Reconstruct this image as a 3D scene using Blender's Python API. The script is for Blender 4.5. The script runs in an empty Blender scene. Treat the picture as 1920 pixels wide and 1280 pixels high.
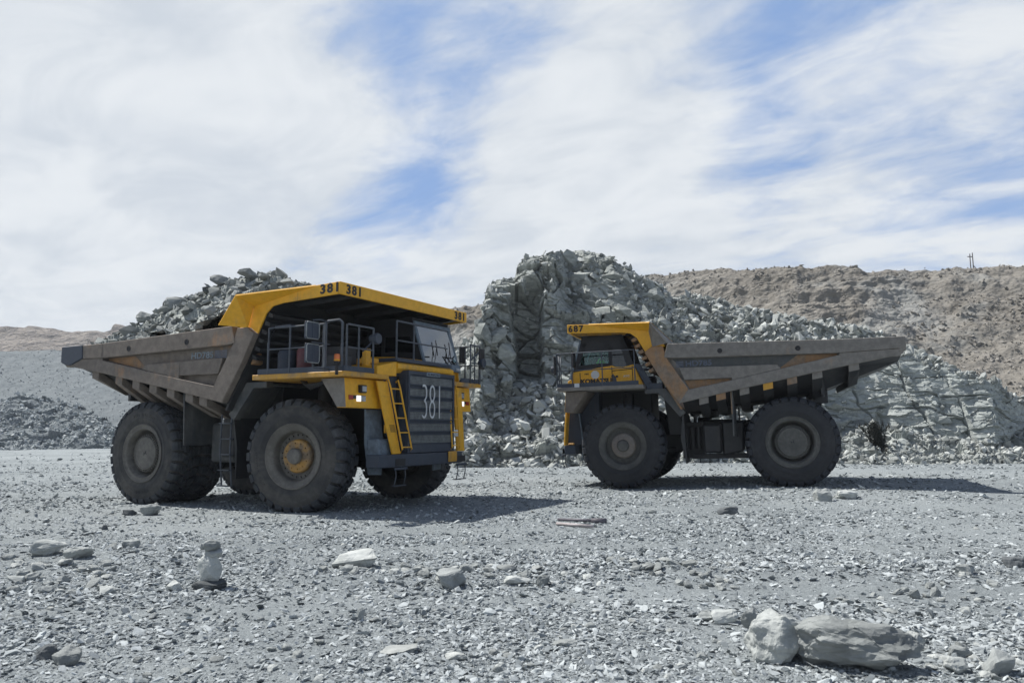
import bpy, bmesh, math, random
import numpy as np
from mathutils import Vector, Matrix, noise as mnoise

scene = bpy.context.scene
COL = scene.collection
PI = math.pi

# ------------------------------------------------------------------ camera
FPX, CAM_H, PITCH, ROLL = 1450.0, 1.8648, math.radians(6.5467), math.radians(-0.276)
ex = Vector((1, 0, 0)); U = Vector((0, -math.sin(PITCH), math.cos(PITCH))); FW = Vector((0, math.cos(PITCH), math.sin(PITCH)))
right = ex * math.cos(ROLL) + U * math.sin(ROLL)
up = -ex * math.sin(ROLL) + U * math.cos(ROLL)
cam_data = bpy.data.cameras.new('camera')
cam_data.sensor_width = 36.0
cam_data.lens = FPX / 1920 * 36
cam_data.clip_start = 0.1
cam_data.clip_end = 4000
cam_data.dof.use_dof = True
cam_data.dof.focus_distance = 21.0
cam_data.dof.aperture_fstop = 3.2
cam = bpy.data.objects.new('camera', cam_data)
COL.objects.link(cam)
m = Matrix.Identity(4)
for i in range(3):
    m[i][0] = right[i]; m[i][1] = up[i]; m[i][2] = -FW[i]
m[2][3] = CAM_H
cam.matrix_world = m
scene.camera = cam

# ------------------------------------------------------------------ sun, sky
SUN_AZ, SUN_EL = math.radians(157), math.radians(58)
sd = Vector((math.cos(SUN_AZ) * math.cos(SUN_EL), math.sin(SUN_AZ) * math.cos(SUN_EL), math.sin(SUN_EL)))
sl = bpy.data.lights.new('sun', 'SUN')
sl.energy = 5.0; sl.angle = math.radians(0.6); sl.color = (1.0, 0.965, 0.91)
so = bpy.data.objects.new('sun', sl); COL.objects.link(so)
so.rotation_euler = sd.to_track_quat('Z', 'Y').to_euler()

world = bpy.data.worlds.new('World'); scene.world = world
world.use_nodes = True
scene.view_settings.view_transform = 'Standard'
scene.view_settings.look = 'None'
scene.view_settings.exposure = 0.42
scene.view_settings.gamma = 1.0


class NT:
    """tiny node-tree helper"""
    def __init__(s, tree):
        s.t = tree; s.n = tree.nodes; s.l = tree.links
    def new(s, kind, ins=None, **props):
        nd = s.n.new(kind)
        for k, v in props.items():
            setattr(nd, k, v)
        if ins:
            for k, v in ins.items():
                sock = nd.inputs[k]
                if isinstance(v, bpy.types.NodeSocket):
                    s.l.new(v, sock)
                else:
                    sock.default_value = v
        return nd
    def math(s, op, a, b=0.0, c=0.0, clamp=False):
        return s.new('ShaderNodeMath', {0: a, 1: b, 2: c}, operation=op, use_clamp=clamp).outputs[0]
    def mix(s, f, a, b, blend='MIX'):
        nd = s.new('ShaderNodeMix', None, data_type='RGBA', blend_type=blend)
        for idx, v in ((0, f), (6, a), (7, b)):
            if isinstance(v, bpy.types.NodeSocket):
                s.l.new(v, nd.inputs[idx])
            else:
                nd.inputs[idx].default_value = v if idx == 0 else tuple(v) + ((1,) if len(v) == 3 else ())
        return nd.outputs[2]
    def ramp(s, f, stops, interp='LINEAR'):
        nd = s.new('ShaderNodeValToRGB', {0: f})
        cr = nd.color_ramp; cr.interpolation = interp
        while len(cr.elements) < len(stops):
            cr.elements.new(0.5)
        for e, (p, c) in zip(cr.elements, stops):
            e.position = p
            e.color = (c, c, c, 1) if not isinstance(c, tuple) else tuple(c) + (1,)
        return nd.outputs[0]
    def smooth(s, v, a, b):
        return s.new('ShaderNodeMapRange', {0: v, 1: a, 2: b, 3: 0.0, 4: 1.0}, interpolation_type='SMOOTHSTEP').outputs[0]
    def noise(s, vec, scale, detail=4.0, rough=0.5, dist=0.0):
        return s.new('ShaderNodeTexNoise', {'Vector': vec, 'Scale': scale, 'Detail': detail, 'Roughness': rough, 'Distortion': dist})


def build_world():
    g = NT(world.node_tree); g.n.clear()
    out = g.new('ShaderNodeOutputWorld')
    sky = g.new('ShaderNodeTexSky', None, sky_type='NISHITA', sun_disc=False)
    sky.sun_elevation = SUN_EL
    sky.sun_rotation = PI / 2 - SUN_AZ
    sky.altitude = 600; sky.air_density = 1.0; sky.dust_density = 0.6; sky.ozone_density = 1.5
    skyc = g.mix(1.0, sky.outputs[0], (0.060, 0.064, 0.070), 'MULTIPLY')
    tc = g.new('ShaderNodeTexCoord').outputs['Generated']
    sx = g.new('ShaderNodeSeparateXYZ', {0: tc})
    X, Y, Z = sx.outputs
    zz = g.math('MAXIMUM', g.math('ADD', Z, 0.16), 0.05)
    u = g.math('DIVIDE', X, zz); v = g.math('DIVIDE', Y, zz)
    # wind-drawn cloud sheet: rotate and stretch the cloud plane
    c, s_ = math.cos(-0.62), math.sin(-0.62)
    a = g.math('ADD', g.math('MULTIPLY', u, c), g.math('MULTIPLY', v, s_))
    b = g.math('SUBTRACT', g.math('MULTIPLY', v, c), g.math('MULTIPLY', u, s_))
    p = g.new('ShaderNodeCombineXYZ', {0: g.math('MULTIPLY', a, 0.72), 1: g.math('MULTIPLY', b, 1.12), 2: 7.1}).outputs[0]
    n1 = g.noise(p, 1.25, 9.0, 0.55, 0.7).outputs[0]
    n2 = g.noise(p, 3.6, 8.0, 0.6, 0.6).outputs[0]
    n3 = g.noise(p, 0.5, 3.0, 0.5, 0.0).outputs[0]
    n4 = g.noise(p, 10.0, 8.0, 0.62, 0.8).outputs[0]
    cov = g.math('ADD', g.math('MULTIPLY', n1, 0.50), g.math('ADD', g.math('MULTIPLY', n2, 0.30), g.math('MULTIPLY', n4, 0.12)))
    cov = g.math('ADD', cov, g.math('MULTIPLY', g.math('SUBTRACT', n3, 0.5), 0.25))
    # thicker to the west (left), thinner overhead and behind
    cov = g.math('SUBTRACT', cov, g.math('MULTIPLY', g.smooth(X, -0.5, 0.45), 0.085))
    cov = g.math('ADD', cov, g.math('MULTIPLY', g.smooth(Z, 0.22, 0.02), 0.10))
    # openings in the cloud sheet (directions on the sky) and the thick bank to the west
    def blob(px, py, rad, w):
        a_, e_ = (px - 960) / FPX, (806 - py) / FPX
        d_ = Vector((a_, 1.0, e_)).normalized()
        dp = g.new('ShaderNodeVectorMath', {0: tc, 1: tuple(d_)}, operation='DOT_PRODUCT').outputs['Value']
        return g.math('MULTIPLY', g.smooth(dp, math.cos(rad), 1.0), w)
    for hx, hy, rad, w in ((860, 110, 0.13, -0.050), (760, 220, 0.12, -0.035), (830, 340, 0.09, -0.05), (750, 385, 0.10, -0.055), (670, 450, 0.08, -0.05), (1570, 85, 0.17, -0.045), (1400, 170, 0.10, -0.03), (1400, 285, 0.12, -0.045),
                          (1850, 180, 0.16, -0.025), (1860, 440, 0.15, -0.05), (1640, 500, 0.12, -0.03), (660, 60, 0.10, -0.03), (1240, 260, 0.08, -0.02),
                          (200, 300, 0.36, 0.12), (1100, 420, 0.22, 0.06), (1250, 60, 0.16, 0.05), (1650, 300, 0.22, 0.06)):
        cov = g.math('ADD', cov, blob(hx, hy, rad, w))
    mask = g.smooth(cov, 0.265, 0.475)
    mask = g.math('ADD', g.math('MULTIPLY', mask, 0.92), 0.06)
    clear = g.math('MULTIPLY', g.smooth(Y, -0.1, 0.45), g.smooth(Z, 0.80, 0.50))  # cloud thinned overhead and behind the camera to deepen the shade
    clear = g.math('MAXIMUM', clear, g.math('MULTIPLY', g.smooth(Z, 0.62, 0.22), 0.85))     # brighter band added round the horizon to light upright faces
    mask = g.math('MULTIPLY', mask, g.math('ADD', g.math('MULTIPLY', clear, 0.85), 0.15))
    shade = g.smooth(g.math('ADD', n2, g.math('MULTIPLY', n1, 0.6)), 0.55, 1.02)
    ccol = g.mix(shade, (0.47, 0.51, 0.56), (0.61, 0.635, 0.66))
    low = g.smooth(Z, 0.20, 0.0)
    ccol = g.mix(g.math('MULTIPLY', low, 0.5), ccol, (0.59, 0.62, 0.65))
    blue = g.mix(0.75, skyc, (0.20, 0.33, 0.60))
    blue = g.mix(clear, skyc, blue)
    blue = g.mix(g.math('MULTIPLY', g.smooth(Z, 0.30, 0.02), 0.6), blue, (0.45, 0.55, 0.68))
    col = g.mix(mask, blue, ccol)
    below = g.smooth(Z, 0.0, -0.03)
    col = g.mix(below, col, (0.12, 0.13, 0.14))
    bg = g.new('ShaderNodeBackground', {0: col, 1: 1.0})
    # the physical sky carries the rest of the daylight
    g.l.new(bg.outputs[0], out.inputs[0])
build_world()

# ------------------------------------------------------------------ helpers
def ray(px, py):
    """direction of a photograph pixel, scaled to y = 1 (used to survey where things stand)"""
    X, Y = px - 960, py - 640
    x = X * math.cos(ROLL) + Y * math.sin(ROLL); y = -X * math.sin(ROLL) + Y * math.cos(ROLL)
    u_ = -y / FPX; dx = x / FPX
    dy = math.cos(PITCH) - u_ * math.sin(PITCH); dz = math.sin(PITCH) + u_ * math.cos(PITCH)
    return dx / dy, dz / dy

def on_ground(px, py, gz=0.0):
    a, b = ray(px, py); d = (gz - CAM_H) / b
    return a * d, d

def sm(x, a, b):
    t = np.clip((np.asarray(x, float) - a) / (b - a), 0, 1)
    return t * t * (3 - 2 * t)

def _hash(ix, iy, iz, seed=0):
    h = (ix.astype(np.int64) * 374761393 + iy.astype(np.int64) * 668265263 + iz.astype(np.int64) * 2147483647 + seed * 974634777) & 0xffffffff
    h = ((h ^ (h >> 13)) * 1274126177) & 0xffffffff
    h = ((h ^ (h >> 16)) * 2246822519) & 0xffffffff
    h = h ^ (h >> 15)
    return (h & 0xffffff) / float(0xffffff)

def vnoise(P, seed=0):
    I = np.floor(P).astype(np.int64); F = P - I; F = F * F * (3 - 2 * F)
    r = 0
    for dx in (0, 1):
        wx = F[..., 0] if dx else 1 - F[..., 0]
        for dy in (0, 1):
            wy = F[..., 1] if dy else 1 - F[..., 1]
            for dz in (0, 1):
                wz = F[..., 2] if dz else 1 - F[..., 2]
                r = r + wx * wy * wz * _hash(I[..., 0] + dx, I[..., 1] + dy, I[..., 2] + dz, seed)
    return r * 2 - 1

def fbm(P, octv=4, seed=0, gain=0.5):
    r = 0; a = 1.0; s = 1.0
    for k in range(octv):
        r = r + a * vnoise(P * s + k * 17.3, seed + k); a *= gain; s *= 2.03
    return r

def voro(P, seed=0):
    """F1, F2 and a random number of the nearest cell"""
    I = np.floor(P).astype(np.int64)
    f1 = np.full(P.shape[:-1], 9.0); f2 = np.full(P.shape[:-1], 9.0); cid = np.zeros(P.shape[:-1])
    for dx in (-1, 0, 1):
        for dy in (-1, 0, 1):
            for dz in (-1, 0, 1):
                c = [I[..., 0] + dx, I[..., 1] + dy, I[..., 2] + dz]
                q = 0
                for k in range(3):
                    q = q + (c[k] + _hash(c[0], c[1], c[2], seed + 11 * (k + 1)) - P[..., k]) ** 2
                d = np.sqrt(q)
                near = d < f1
                f2 = np.where(near, f1, np.minimum(f2, d))
                cid = np.where(near, _hash(c[0], c[1], c[2], seed + 77), cid)
                f1 = np.where(near, d, f1)
    return f1, f2, cid

def facets(P, seed, sc, amp, tilt, warp=0.07):
    Q = P / np.array(sc); Q = Q + warp * fbm(Q * 0.7, 2, seed + 5)[..., None]
    I = np.floor(Q).astype(np.int64)
    f1 = np.full(Q.shape[:-1], 9.0); f2 = f1.copy(); d = np.zeros(Q.shape[:-1])
    for dx in (-1, 0, 1):
        for dy in (-1, 0, 1):
            for dz in (-1, 0, 1):
                c = [I[..., 0] + dx, I[..., 1] + dy, I[..., 2] + dz]
                r = [Q[..., k] - c[k] - _hash(c[0], c[1], c[2], seed + 11 * (k + 1)) for k in range(3)]
                q = np.sqrt(r[0] ** 2 + r[1] ** 2 + r[2] ** 2)
                near = q < f1
                val = (_hash(c[0], c[1], c[2], seed + 77) - 0.5) * amp + tilt * ((_hash(c[0], c[1], c[2], seed + 78) - 0.5) * r[0] + (_hash(c[0], c[1], c[2], seed + 79) - 0.35) * -r[2])
                d = np.where(near, val, d)
                f2 = np.where(near, f1, np.minimum(f2, q)); f1 = np.where(near, q, f1)
    return d, f2 - f1

def mesh_np(name, V, F, mat, smooth=False, parent=None):
    V = np.asarray(V, np.float32); F = np.asarray(F, np.int32)
    me = bpy.data.meshes.new(name)
    me.vertices.add(len(V)); me.vertices.foreach_set('co', V.ravel())
    k = F.shape[1]
    me.loops.add(F.size); me.loops.foreach_set('vertex_index', F.ravel())
    me.polygons.add(len(F)); me.polygons.foreach_set('loop_start', np.arange(0, F.size, k, dtype=np.int32))
    me.polygons.foreach_set('use_smooth', np.full(len(F), smooth, dtype=bool))
    me.update(calc_edges=True); me.validate()
    me.materials.append(mat)
    o = bpy.data.objects.new(name, me); COL.objects.link(o)
    if parent: o.parent = parent
    return o

def grid_faces(nr, nc):
    i = np.arange((nr - 1) * (nc - 1)); r = i // (nc - 1); c = i % (nc - 1); a = r * nc + c
    return np.stack([a, a + 1, a + nc + 1, a + nc], 1)

def tag(o, label=None, cat=None, group=None, kind=None):
    if label: o['label'] = label
    if cat: o['category'] = cat
    if group: o['group'] = group
    if kind: o['kind'] = kind
    return o

# ------------------------------------------------------------------ materials
def new_mat(name):
    mt = bpy.data.materials.new(name); mt.use_nodes = True
    g = NT(mt.node_tree)
    bs = [n for n in g.n if n.type == 'BSDF_PRINCIPLED'][0]
    return mt, g, bs

def plain(name, col, rough=0.6, metal=0.0, var=0.25, scale=6.0, bump=0.15, coord='Object'):
    mt, g, bs = new_mat(name)
    tc = g.new('ShaderNodeTexCoord').outputs[coord]
    n = g.noise(tc, scale, 6.0, 0.65).outputs[0]
    lo = tuple(c * (1 - var) for c in col); hi = tuple(min(1, c * (1 + var)) for c in col)
    g.l.new(g.mix(g.smooth(n, 0.3, 0.7), lo, hi), bs.inputs['Base Color'])
    bs.inputs['Roughness'].default_value = rough; bs.inputs['Metallic'].default_value = metal
    if bump:
        b = g.new('ShaderNodeBump', {'Strength': bump, 'Distance': 0.01, 'Height': g.noise(tc, scale * 8, 4.0).outputs[0]})
        g.l.new(b.outputs[0], bs.inputs['Normal'])
    return mt

def dusty(name, paint, dust, lo, hi, scale=1.2, rough=0.55, streak=True):
    """paint under a patchy coat of dust; lo..hi = noise range over which dust takes over"""
    mt, g, bs = new_mat(name)
    tc = g.new('ShaderNodeTexCoord').outputs['Object']
    n = g.noise(tc, scale, 7.0, 0.6, 0.3).outputs[0]
    if streak:
        mp = g.new('ShaderNodeMapping', {'Vector': tc, 'Scale': (5.0, 5.0, 0.7)}).outputs[0]
        n2 = g.noise(mp, 1.6, 5.0, 0.6).outputs[0]
        n = g.math('ADD', g.math('MULTIPLY', n, 0.7), g.math('MULTIPLY', n2, 0.3))
    f = g.smooth(n, lo, hi)
    n3 = g.noise(tc, scale * 5, 6.0, 0.7).outputs[0]
    d2 = tuple(c * 0.72 for c in dust)
    dc = g.mix(g.smooth(n3, 0.35, 0.65), d2, dust)
    pc = g.mix(g.smooth(n3, 0.3, 0.7), tuple(c * 0.82 for c in paint), paint)
    mc = g.mix(f, pc, dc)
    if streak:       # scrapes along the panels and runs down them
        ms = g.new('ShaderNodeMapping', {'Vector': tc, 'Scale': (0.6, 0.6, 16.0), 'Rotation': (0, 0.18, 0)}).outputs[0]
        sc_ = g.smooth(g.noise(ms, 1.8, 6.0, 0.7).outputs[0], 0.60, 0.72)
        mc = g.mix(g.math('MULTIPLY', sc_, 0.55), mc, tuple(c * 0.55 for c in dust))
        mr = g.new('ShaderNodeMapping', {'Vector': tc, 'Scale': (14.0, 14.0, 0.6)}).outputs[0]
        rn = g.smooth(g.noise(mr, 1.0, 6.0, 0.7).outputs[0], 0.60, 0.75)
        mc = g.mix(g.math('MULTIPLY', rn, 0.45), mc, (0.075, 0.055, 0.042))
    g.l.new(mc, bs.inputs['Base Color'])
    r = g.math('ADD', g.math('MULTIPLY', f, 0.9 - rough), rough)
    g.l.new(r, bs.inputs['Roughness'])
    dent = g.new('ShaderNodeBump', {'Strength': 0.5, 'Distance': 0.03, 'Height': g.noise(tc, 1.7, 3.0, 0.5).outputs[0]})
    b = g.new('ShaderNodeBump', {'Strength': 0.25, 'Distance': 0.01, 'Height': g.noise(tc, 22.0, 5.0, 0.6).outputs[0], 'Normal': dent.outputs[0]})
    g.l.new(b.outputs[0], bs.inputs['Normal'])
    return mt

def rock_mat(name, c0, c1, c2, strata=1.0, scale=1.0, bump=0.5, dist=0.05, moss=None):
    mt, g, bs = new_mat(name)
    tc = g.new('ShaderNodeNewGeometry').outputs['Position'] if strata else g.new('ShaderNodeTexCoord').outputs['Object']
    n = g.noise(tc, 0.35 * scale, 6.0, 0.6).outputs[0]
    mp = g.new('ShaderNodeMapping', {'Vector': tc, 'Scale': (1.0, 1.0, 4.5), 'Rotation': (0.12, 0.10, 0)}).outputs[0]
    st = g.noise(mp, 1.6 * scale, 8.0, 0.68, 0.12).outputs[0]
    col = g.mix(g.smooth(n, 0.35, 0.65), c0, c1)
    col = g.mix(g.smooth(st, 0.45, 0.72), col, c2)
    vo = g.new('ShaderNodeTexVoronoi', {'Vector': tc, 'Scale': 5.0 * scale})
    sp = g.new('ShaderNodeSeparateColor', {0: vo.outputs['Color']})
    col = g.mix(0.35, col, g.mix(sp.outputs[0], (0.35, 0.36, 0.37), (1.0, 1.0, 1.0)), 'MULTIPLY')
    if moss:
        col = g.mix(g.smooth(g.noise(tc, 0.12 * scale, 4.0, 0.6).outputs[0], moss[1], moss[2]), col, moss[0])
    g.l.new(col, bs.inputs['Base Color'])
    bs.inputs['Roughness'].default_value = 0.95
    bs.inputs['Specular IOR Level'].default_value = 0.2
    fine = g.noise(tc, 9.0 * scale, 8.0, 0.7).outputs[0]
    mp2 = g.new('ShaderNodeMapping', {'Vector': tc, 'Scale': (1.0, 1.0, 2.0), 'Rotation': (0.3, 0.2, 0.5)}).outputs[0]
    va = g.new('ShaderNodeTexVoronoi', {'Vector': mp2, 'Scale': 1.7 * scale}, distance='CHEBYCHEV').outputs['Distance']
    vb = g.new('ShaderNodeTexVoronoi', {'Vector': mp2, 'Scale': 5.5 * scale}, distance='CHEBYCHEV').outputs['Distance']
    h = g.math('ADD', g.math('MULTIPLY', st, 0.35), g.math('MULTIPLY', fine, 0.45))
    h = g.math('SUBTRACT', h, g.math('ADD', g.math('MULTIPLY', va, 1.1), g.math('MULTIPLY', vb, 0.6)))
    ve = g.new('ShaderNodeTexVoronoi', {'Vector': mp, 'Scale': 2.2 * scale}, feature='DISTANCE_TO_EDGE')
    h = g.math('ADD', h, g.math('MULTIPLY', g.smooth(ve.outputs['Distance'], 0.0, 0.05), 0.35))
    b = g.new('ShaderNodeBump', {'Strength': bump, 'Distance': dist, 'Height': h})
    g.l.new(b.outputs[0], bs.inputs['Normal'])
    return mt

def gravel_mat():
    mt, g, bs = new_mat('gravel_floor')
    tc = g.new('ShaderNodeNewGeometry').outputs['Position']
    big = g.noise(tc, 0.16, 6.0, 0.6).outputs[0]
    mid = g.noise(tc, 1.1, 6.0, 0.6).outputs[0]
    col = g.mix(g.smooth(big, 0.35, 0.65), (0.222, 0.246, 0.256), (0.292, 0.320, 0.330))
    col = g.mix(g.math('MULTIPLY', g.smooth(mid, 0.42, 0.70), 0.5), col, (0.31, 0.335, 0.340))
    h = None
    for sc, w in ((11.0, 0.8), (30.0, 0.5)):
        dn = g.new('ShaderNodeVectorMath', {0: tc, 1: g.noise(tc, sc * 0.5, 2.0).outputs['Color']}, operation='ADD').outputs[0]
        mp = g.new('ShaderNodeMapping', {'Vector': dn, 'Scale': (1.0, 1.5, 1.0)}).outputs[0]
        vo = g.new('ShaderNodeTexVoronoi', {'Vector': mp, 'Scale': sc})
        sp = g.new('ShaderNodeSeparateColor', {0: vo.outputs['Color']})
        col = g.mix(0.33, col, g.mix(sp.outputs[1], (0.45, 0.46, 0.47), (1.5, 1.5, 1.48)), 'MULTIPLY')
        hh = g.math('MULTIPLY', g.math('SUBTRACT', sp.outputs[0], vo.outputs['Distance']), w)
        h = hh if h is None else g.math('ADD', h, hh)
    h = g.math('ADD', h, g.math('MULTIPLY', g.noise(tc, 140.0, 3.0, 0.6).outputs[0], 0.25))
    g.l.new(col, bs.inputs['Base Color'])
    bs.inputs['Roughness'].default_value = 0.95
    bs.inputs['Specular IOR Level'].default_value = 0.15
    b = g.new('ShaderNodeBump', {'Strength': 0.7, 'Distance': 0.016, 'Height': h})
    g.l.new(b.outputs[0], bs.inputs['Normal'])
    return mt

def chip_mat(name, lo, hi):
    mt, g, bs = new_mat(name)
    geo = g.new('ShaderNodeNewGeometry')
    r = geo.outputs['Random Per Island']
    col = g.mix(r, lo, hi)
    n = g.noise(geo.outputs['Position'], 30.0, 5.0, 0.7).outputs[0]
    col = g.mix(0.4, col, g.mix(g.smooth(n, 0.3, 0.7), (0.6, 0.6, 0.6), (1.15, 1.15, 1.15)), 'MULTIPLY')
    g.l.new(col, bs.inputs['Base Color'])
    bs.inputs['Roughness'].default_value = 0.95; bs.inputs['Specular IOR Level'].default_value = 0.15
    b = g.new('ShaderNodeBump', {'Strength': 0.4, 'Distance': 0.01, 'Height': n})
    g.l.new(b.outputs[0], bs.inputs['Normal'])
    return mt

def stone_mat(name, c0, c1):
    """loose stones: coordinates travel with the stone"""
    mt, g, bs = new_mat(name)
    tc = g.new('ShaderNodeTexCoord').outputs['Object']
    rnd = g.new('ShaderNodeObjectInfo').outputs['Random']
    v = g.new('ShaderNodeVectorMath', {0: tc, 1: g.new('ShaderNodeCombineXYZ', {0: g.math('MULTIPLY', rnd, 40.0)}).outputs[0]}, operation='ADD').outputs[0]
    n = g.noise(v, 3.0, 8.0, 0.65).outputs[0]
    mp = g.new('ShaderNodeMapping', {'Vector': v, 'Scale': (1, 1, 6)}).outputs[0]
    st = g.noise(mp, 4.0, 7.0, 0.7, 0.4).outputs[0]
    col = g.mix(g.smooth(n, 0.3, 0.7), c0, c1)
    col = g.mix(g.math('MULTIPLY', g.smooth(st, 0.5, 0.75), 0.5), col, tuple(c * 0.6 for c in c0))
    col = g.mix(1.0, col, g.mix(rnd, (0.8, 0.8, 0.8), (1.12, 1.12, 1.12)), 'MULTIPLY')
    g.l.new(col, bs.inputs['Base Color'])
    bs.inputs['Roughness'].default_value = 0.95; bs.inputs['Specular IOR Level'].default_value = 0.2
    h = g.math('ADD', st, g.noise(v, 26.0, 7.0, 0.7).outputs[0])
    b = g.new('ShaderNodeBump', {'Strength': 0.5, 'Distance': 0.02, 'Height': h})
    g.l.new(b.outputs[0], bs.inputs['Normal'])
    return mt

def emit(name, col, strength):
    mt, g, bs = new_mat(name)
    bs.inputs['Base Color'].default_value = tuple(col) + (1,)
    bs.inputs['Emission Color'].default_value = tuple(col) + (1,)
    bs.inputs['Emission Strength'].default_value = strength
    return mt

def glass_mat(name, tint, refl=0.12):
    mt, g, bs = new_mat(name)
    out = [n for n in g.n if n.type == 'OUTPUT_MATERIAL'][0]
    tr = g.new('ShaderNodeBsdfTransparent', {0: tuple(tint) + (1,)})
    gl = g.new('ShaderNodeBsdfGlossy', {'Color': (0.9, 0.95, 1, 1), 'Roughness': 0.03})
    fr = g.new('ShaderNodeFresnel', {'IOR': 1.5}).outputs[0]
    f = g.math('ADD', fr, refl, clamp=True)
    mx = g.new('ShaderNodeMixShader', {0: f, 1: tr.outputs[0], 2: gl.outputs[0]})
    g.l.new(mx.outputs[0], out.inputs[0])
    return mt

M = {}
def setup_mats():
    M['gravel'] = gravel_mat()
    M['chips'] = chip_mat('gravel_chips', (0.135, 0.153, 0.163), (0.47, 0.505, 0.513))
    M['rubble'] = chip_mat('blasted_rubble', (0.17, 0.183, 0.176), (0.50, 0.52, 0.50))
    M['brown_rubble'] = chip_mat('weathered_rubble', (0.155, 0.146, 0.130), (0.30, 0.285, 0.26))
    M['far_rubble'] = chip_mat('far_rubble', (0.20, 0.222, 0.232), (0.40, 0.425, 0.43))
    M['load_rubble'] = chip_mat('loaded_rubble', (0.12, 0.13, 0.127), (0.37, 0.388, 0.375))
    M['heap_rubble'] = chip_mat('dumped_rubble', (0.24, 0.268, 0.275), (0.50, 0.53, 0.53))
    M['rock'] = rock_mat('greenish_grey_rock', (0.25, 0.268, 0.252), (0.37, 0.392, 0.37), (0.47, 0.488, 0.46), bump=0.6, dist=0.05)
    M['bench'] = rock_mat('jointed_pale_rock', (0.30, 0.325, 0.312), (0.39, 0.417, 0.402), (0.46, 0.483, 0.465), bump=0.55, dist=0.035)
    M['brown'] = rock_mat('weathered_brown_rock', (0.165, 0.153, 0.133), (0.225, 0.211, 0.187), (0.265, 0.252, 0.228), scale=0.5, bump=0.6, dist=0.12,
                          moss=((0.245, 0.246, 0.233), 0.52, 0.62))
    M['far'] = rock_mat('far_brown_rock', (0.20, 0.18, 0.165), (0.30, 0.265, 0.235), (0.33, 0.29, 0.25), scale=0.08, bump=1.0, dist=2.0)
    M['slope'] = rock_mat('grey_tip_slope', (0.165, 0.187, 0.198), (0.195, 0.217, 0.226), (0.215, 0.237, 0.242), scale=1.6, bump=0.3, dist=0.03)
    M['stone'] = stone_mat('loose_stone', (0.20, 0.215, 0.213), (0.34, 0.36, 0.352))
    M['pale_stone'] = stone_mat('pale_stone', (0.32, 0.34, 0.33), (0.48, 0.50, 0.485))
    M['dark_stone'] = stone_mat('dark_stone', (0.085, 0.095, 0.10), (0.13, 0.14, 0.145))
    # machines
    Y = (0.78, 0.40, 0.016)
    M['yellow'] = dusty('yellow_paint', Y, (0.30, 0.235, 0.15), 0.52, 0.80)
    M['yellow_clean'] = dusty('washed_yellow_paint', Y, (0.34, 0.24, 0.12), 0.60, 0.85, streak=False)
    M['yellow_dusty'] = dusty('dusty_yellow_paint', (0.58, 0.30, 0.03), (0.26, 0.215, 0.16), 0.46, 0.68)
    M['body_tan'] = dusty('dust_coated_steel', (0.30, 0.175, 0.09), (0.198, 0.170, 0.144), 0.30, 0.46, 0.9)
    M['body_grey'] = dusty('grey_dust_coated_steel', (0.26, 0.17, 0.10), (0.222, 0.207, 0.186), 0.26, 0.42, 0.9)
    M['body_orange'] = dusty('rubbed_orange_steel', (0.32, 0.17, 0.065), (0.24, 0.185, 0.138), 0.38, 0.62, 1.5)
    M['navy'] = dusty('slate_blue_paint', (0.034, 0.046, 0.068), (0.085, 0.095, 0.11), 0.48, 0.78)
    M['dark'] = dusty('dark_grimy_shaded_steel', (0.022, 0.024, 0.027), (0.075, 0.072, 0.068), 0.45, 0.75)  # grime, and painted shade on body floors, ribs and front wall
    M['grey'] = dusty('grey_frame_paint', (0.06, 0.066, 0.07), (0.125, 0.125, 0.118), 0.40, 0.65)
    M['tyre_dark'] = dusty('clean_rubber', (0.020, 0.022, 0.026), (0.042, 0.043, 0.046), 0.35, 0.65, 1.6, 0.75, False)
    M['tread_dark'] = dusty('clean_tread_rubber', (0.016, 0.019, 0.026), (0.050, 0.055, 0.064), 0.45, 0.75, 2.0, 0.7, False)
    M['rim_dark'] = dusty('grey_wheel_rim', (0.065, 0.065, 0.06), (0.12, 0.12, 0.11), 0.35, 0.6, 2.0, 0.6, False)
    M['black'] = dusty('black_steel', (0.010, 0.011, 0.012), (0.030, 0.030, 0.029), 0.45, 0.75)
    M['tyre'] = dusty('dusty_rubber', (0.030, 0.031, 0.033), (0.092, 0.088, 0.080), 0.35, 0.65, 1.6, 0.8, False)
    M['tread'] = dusty('worn_tread_rubber', (0.030, 0.034, 0.040), (0.095, 0.10, 0.105), 0.42, 0.72, 2.0, 0.8, False)
    M['rim'] = dusty('dusty_wheel_rim', (0.09, 0.086, 0.075), (0.18, 0.17, 0.15), 0.35, 0.6, 2.0, 0.6, False)
    M['hub_yellow'] = dusty('muddy_yellow_hub', (0.42, 0.23, 0.05), (0.22, 0.165, 0.11), 0.36, 0.58, 3.0, 0.5, False)
    M['hub_brown'] = dusty('muddy_brown_hub', (0.20, 0.17, 0.14), (0.22, 0.20, 0.18), 0.4, 0.6, 3.0, 0.5, False)
    M['rail'] = plain('handrail_steel', (0.055, 0.065, 0.080), 0.5)
    M['ink'] = plain('black_lettering', (0.012, 0.012, 0.014), 0.6, bump=0)
    M['red_ink'] = plain('red_lettering', (0.22, 0.03, 0.03), 0.6, bump=0)
    M['white_ink'] = plain('white_lettering', (0.55, 0.57, 0.58), 0.6, var=0.12, bump=0)
    M['grey_ink'] = plain('grey_lettering', (0.20, 0.24, 0.27), 0.6, bump=0)
    M['blue_ink'] = plain('faded_blue_stripe', (0.11, 0.135, 0.19), 0.7, bump=0)
    M['glass'] = glass_mat('tinted_cab_glass', (0.64, 0.90, 0.84), 0.01)
    M['shield_glass'] = glass_mat('windshield_glass', (0.30, 0.50, 0.50), 0.14)
    M['dark_glass'] = glass_mat('dark_cab_glass', (0.07, 0.09, 0.10), 0.02)
    M['cab_in'] = plain('cab_interior', (0.05, 0.055, 0.06), 0.8)
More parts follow.
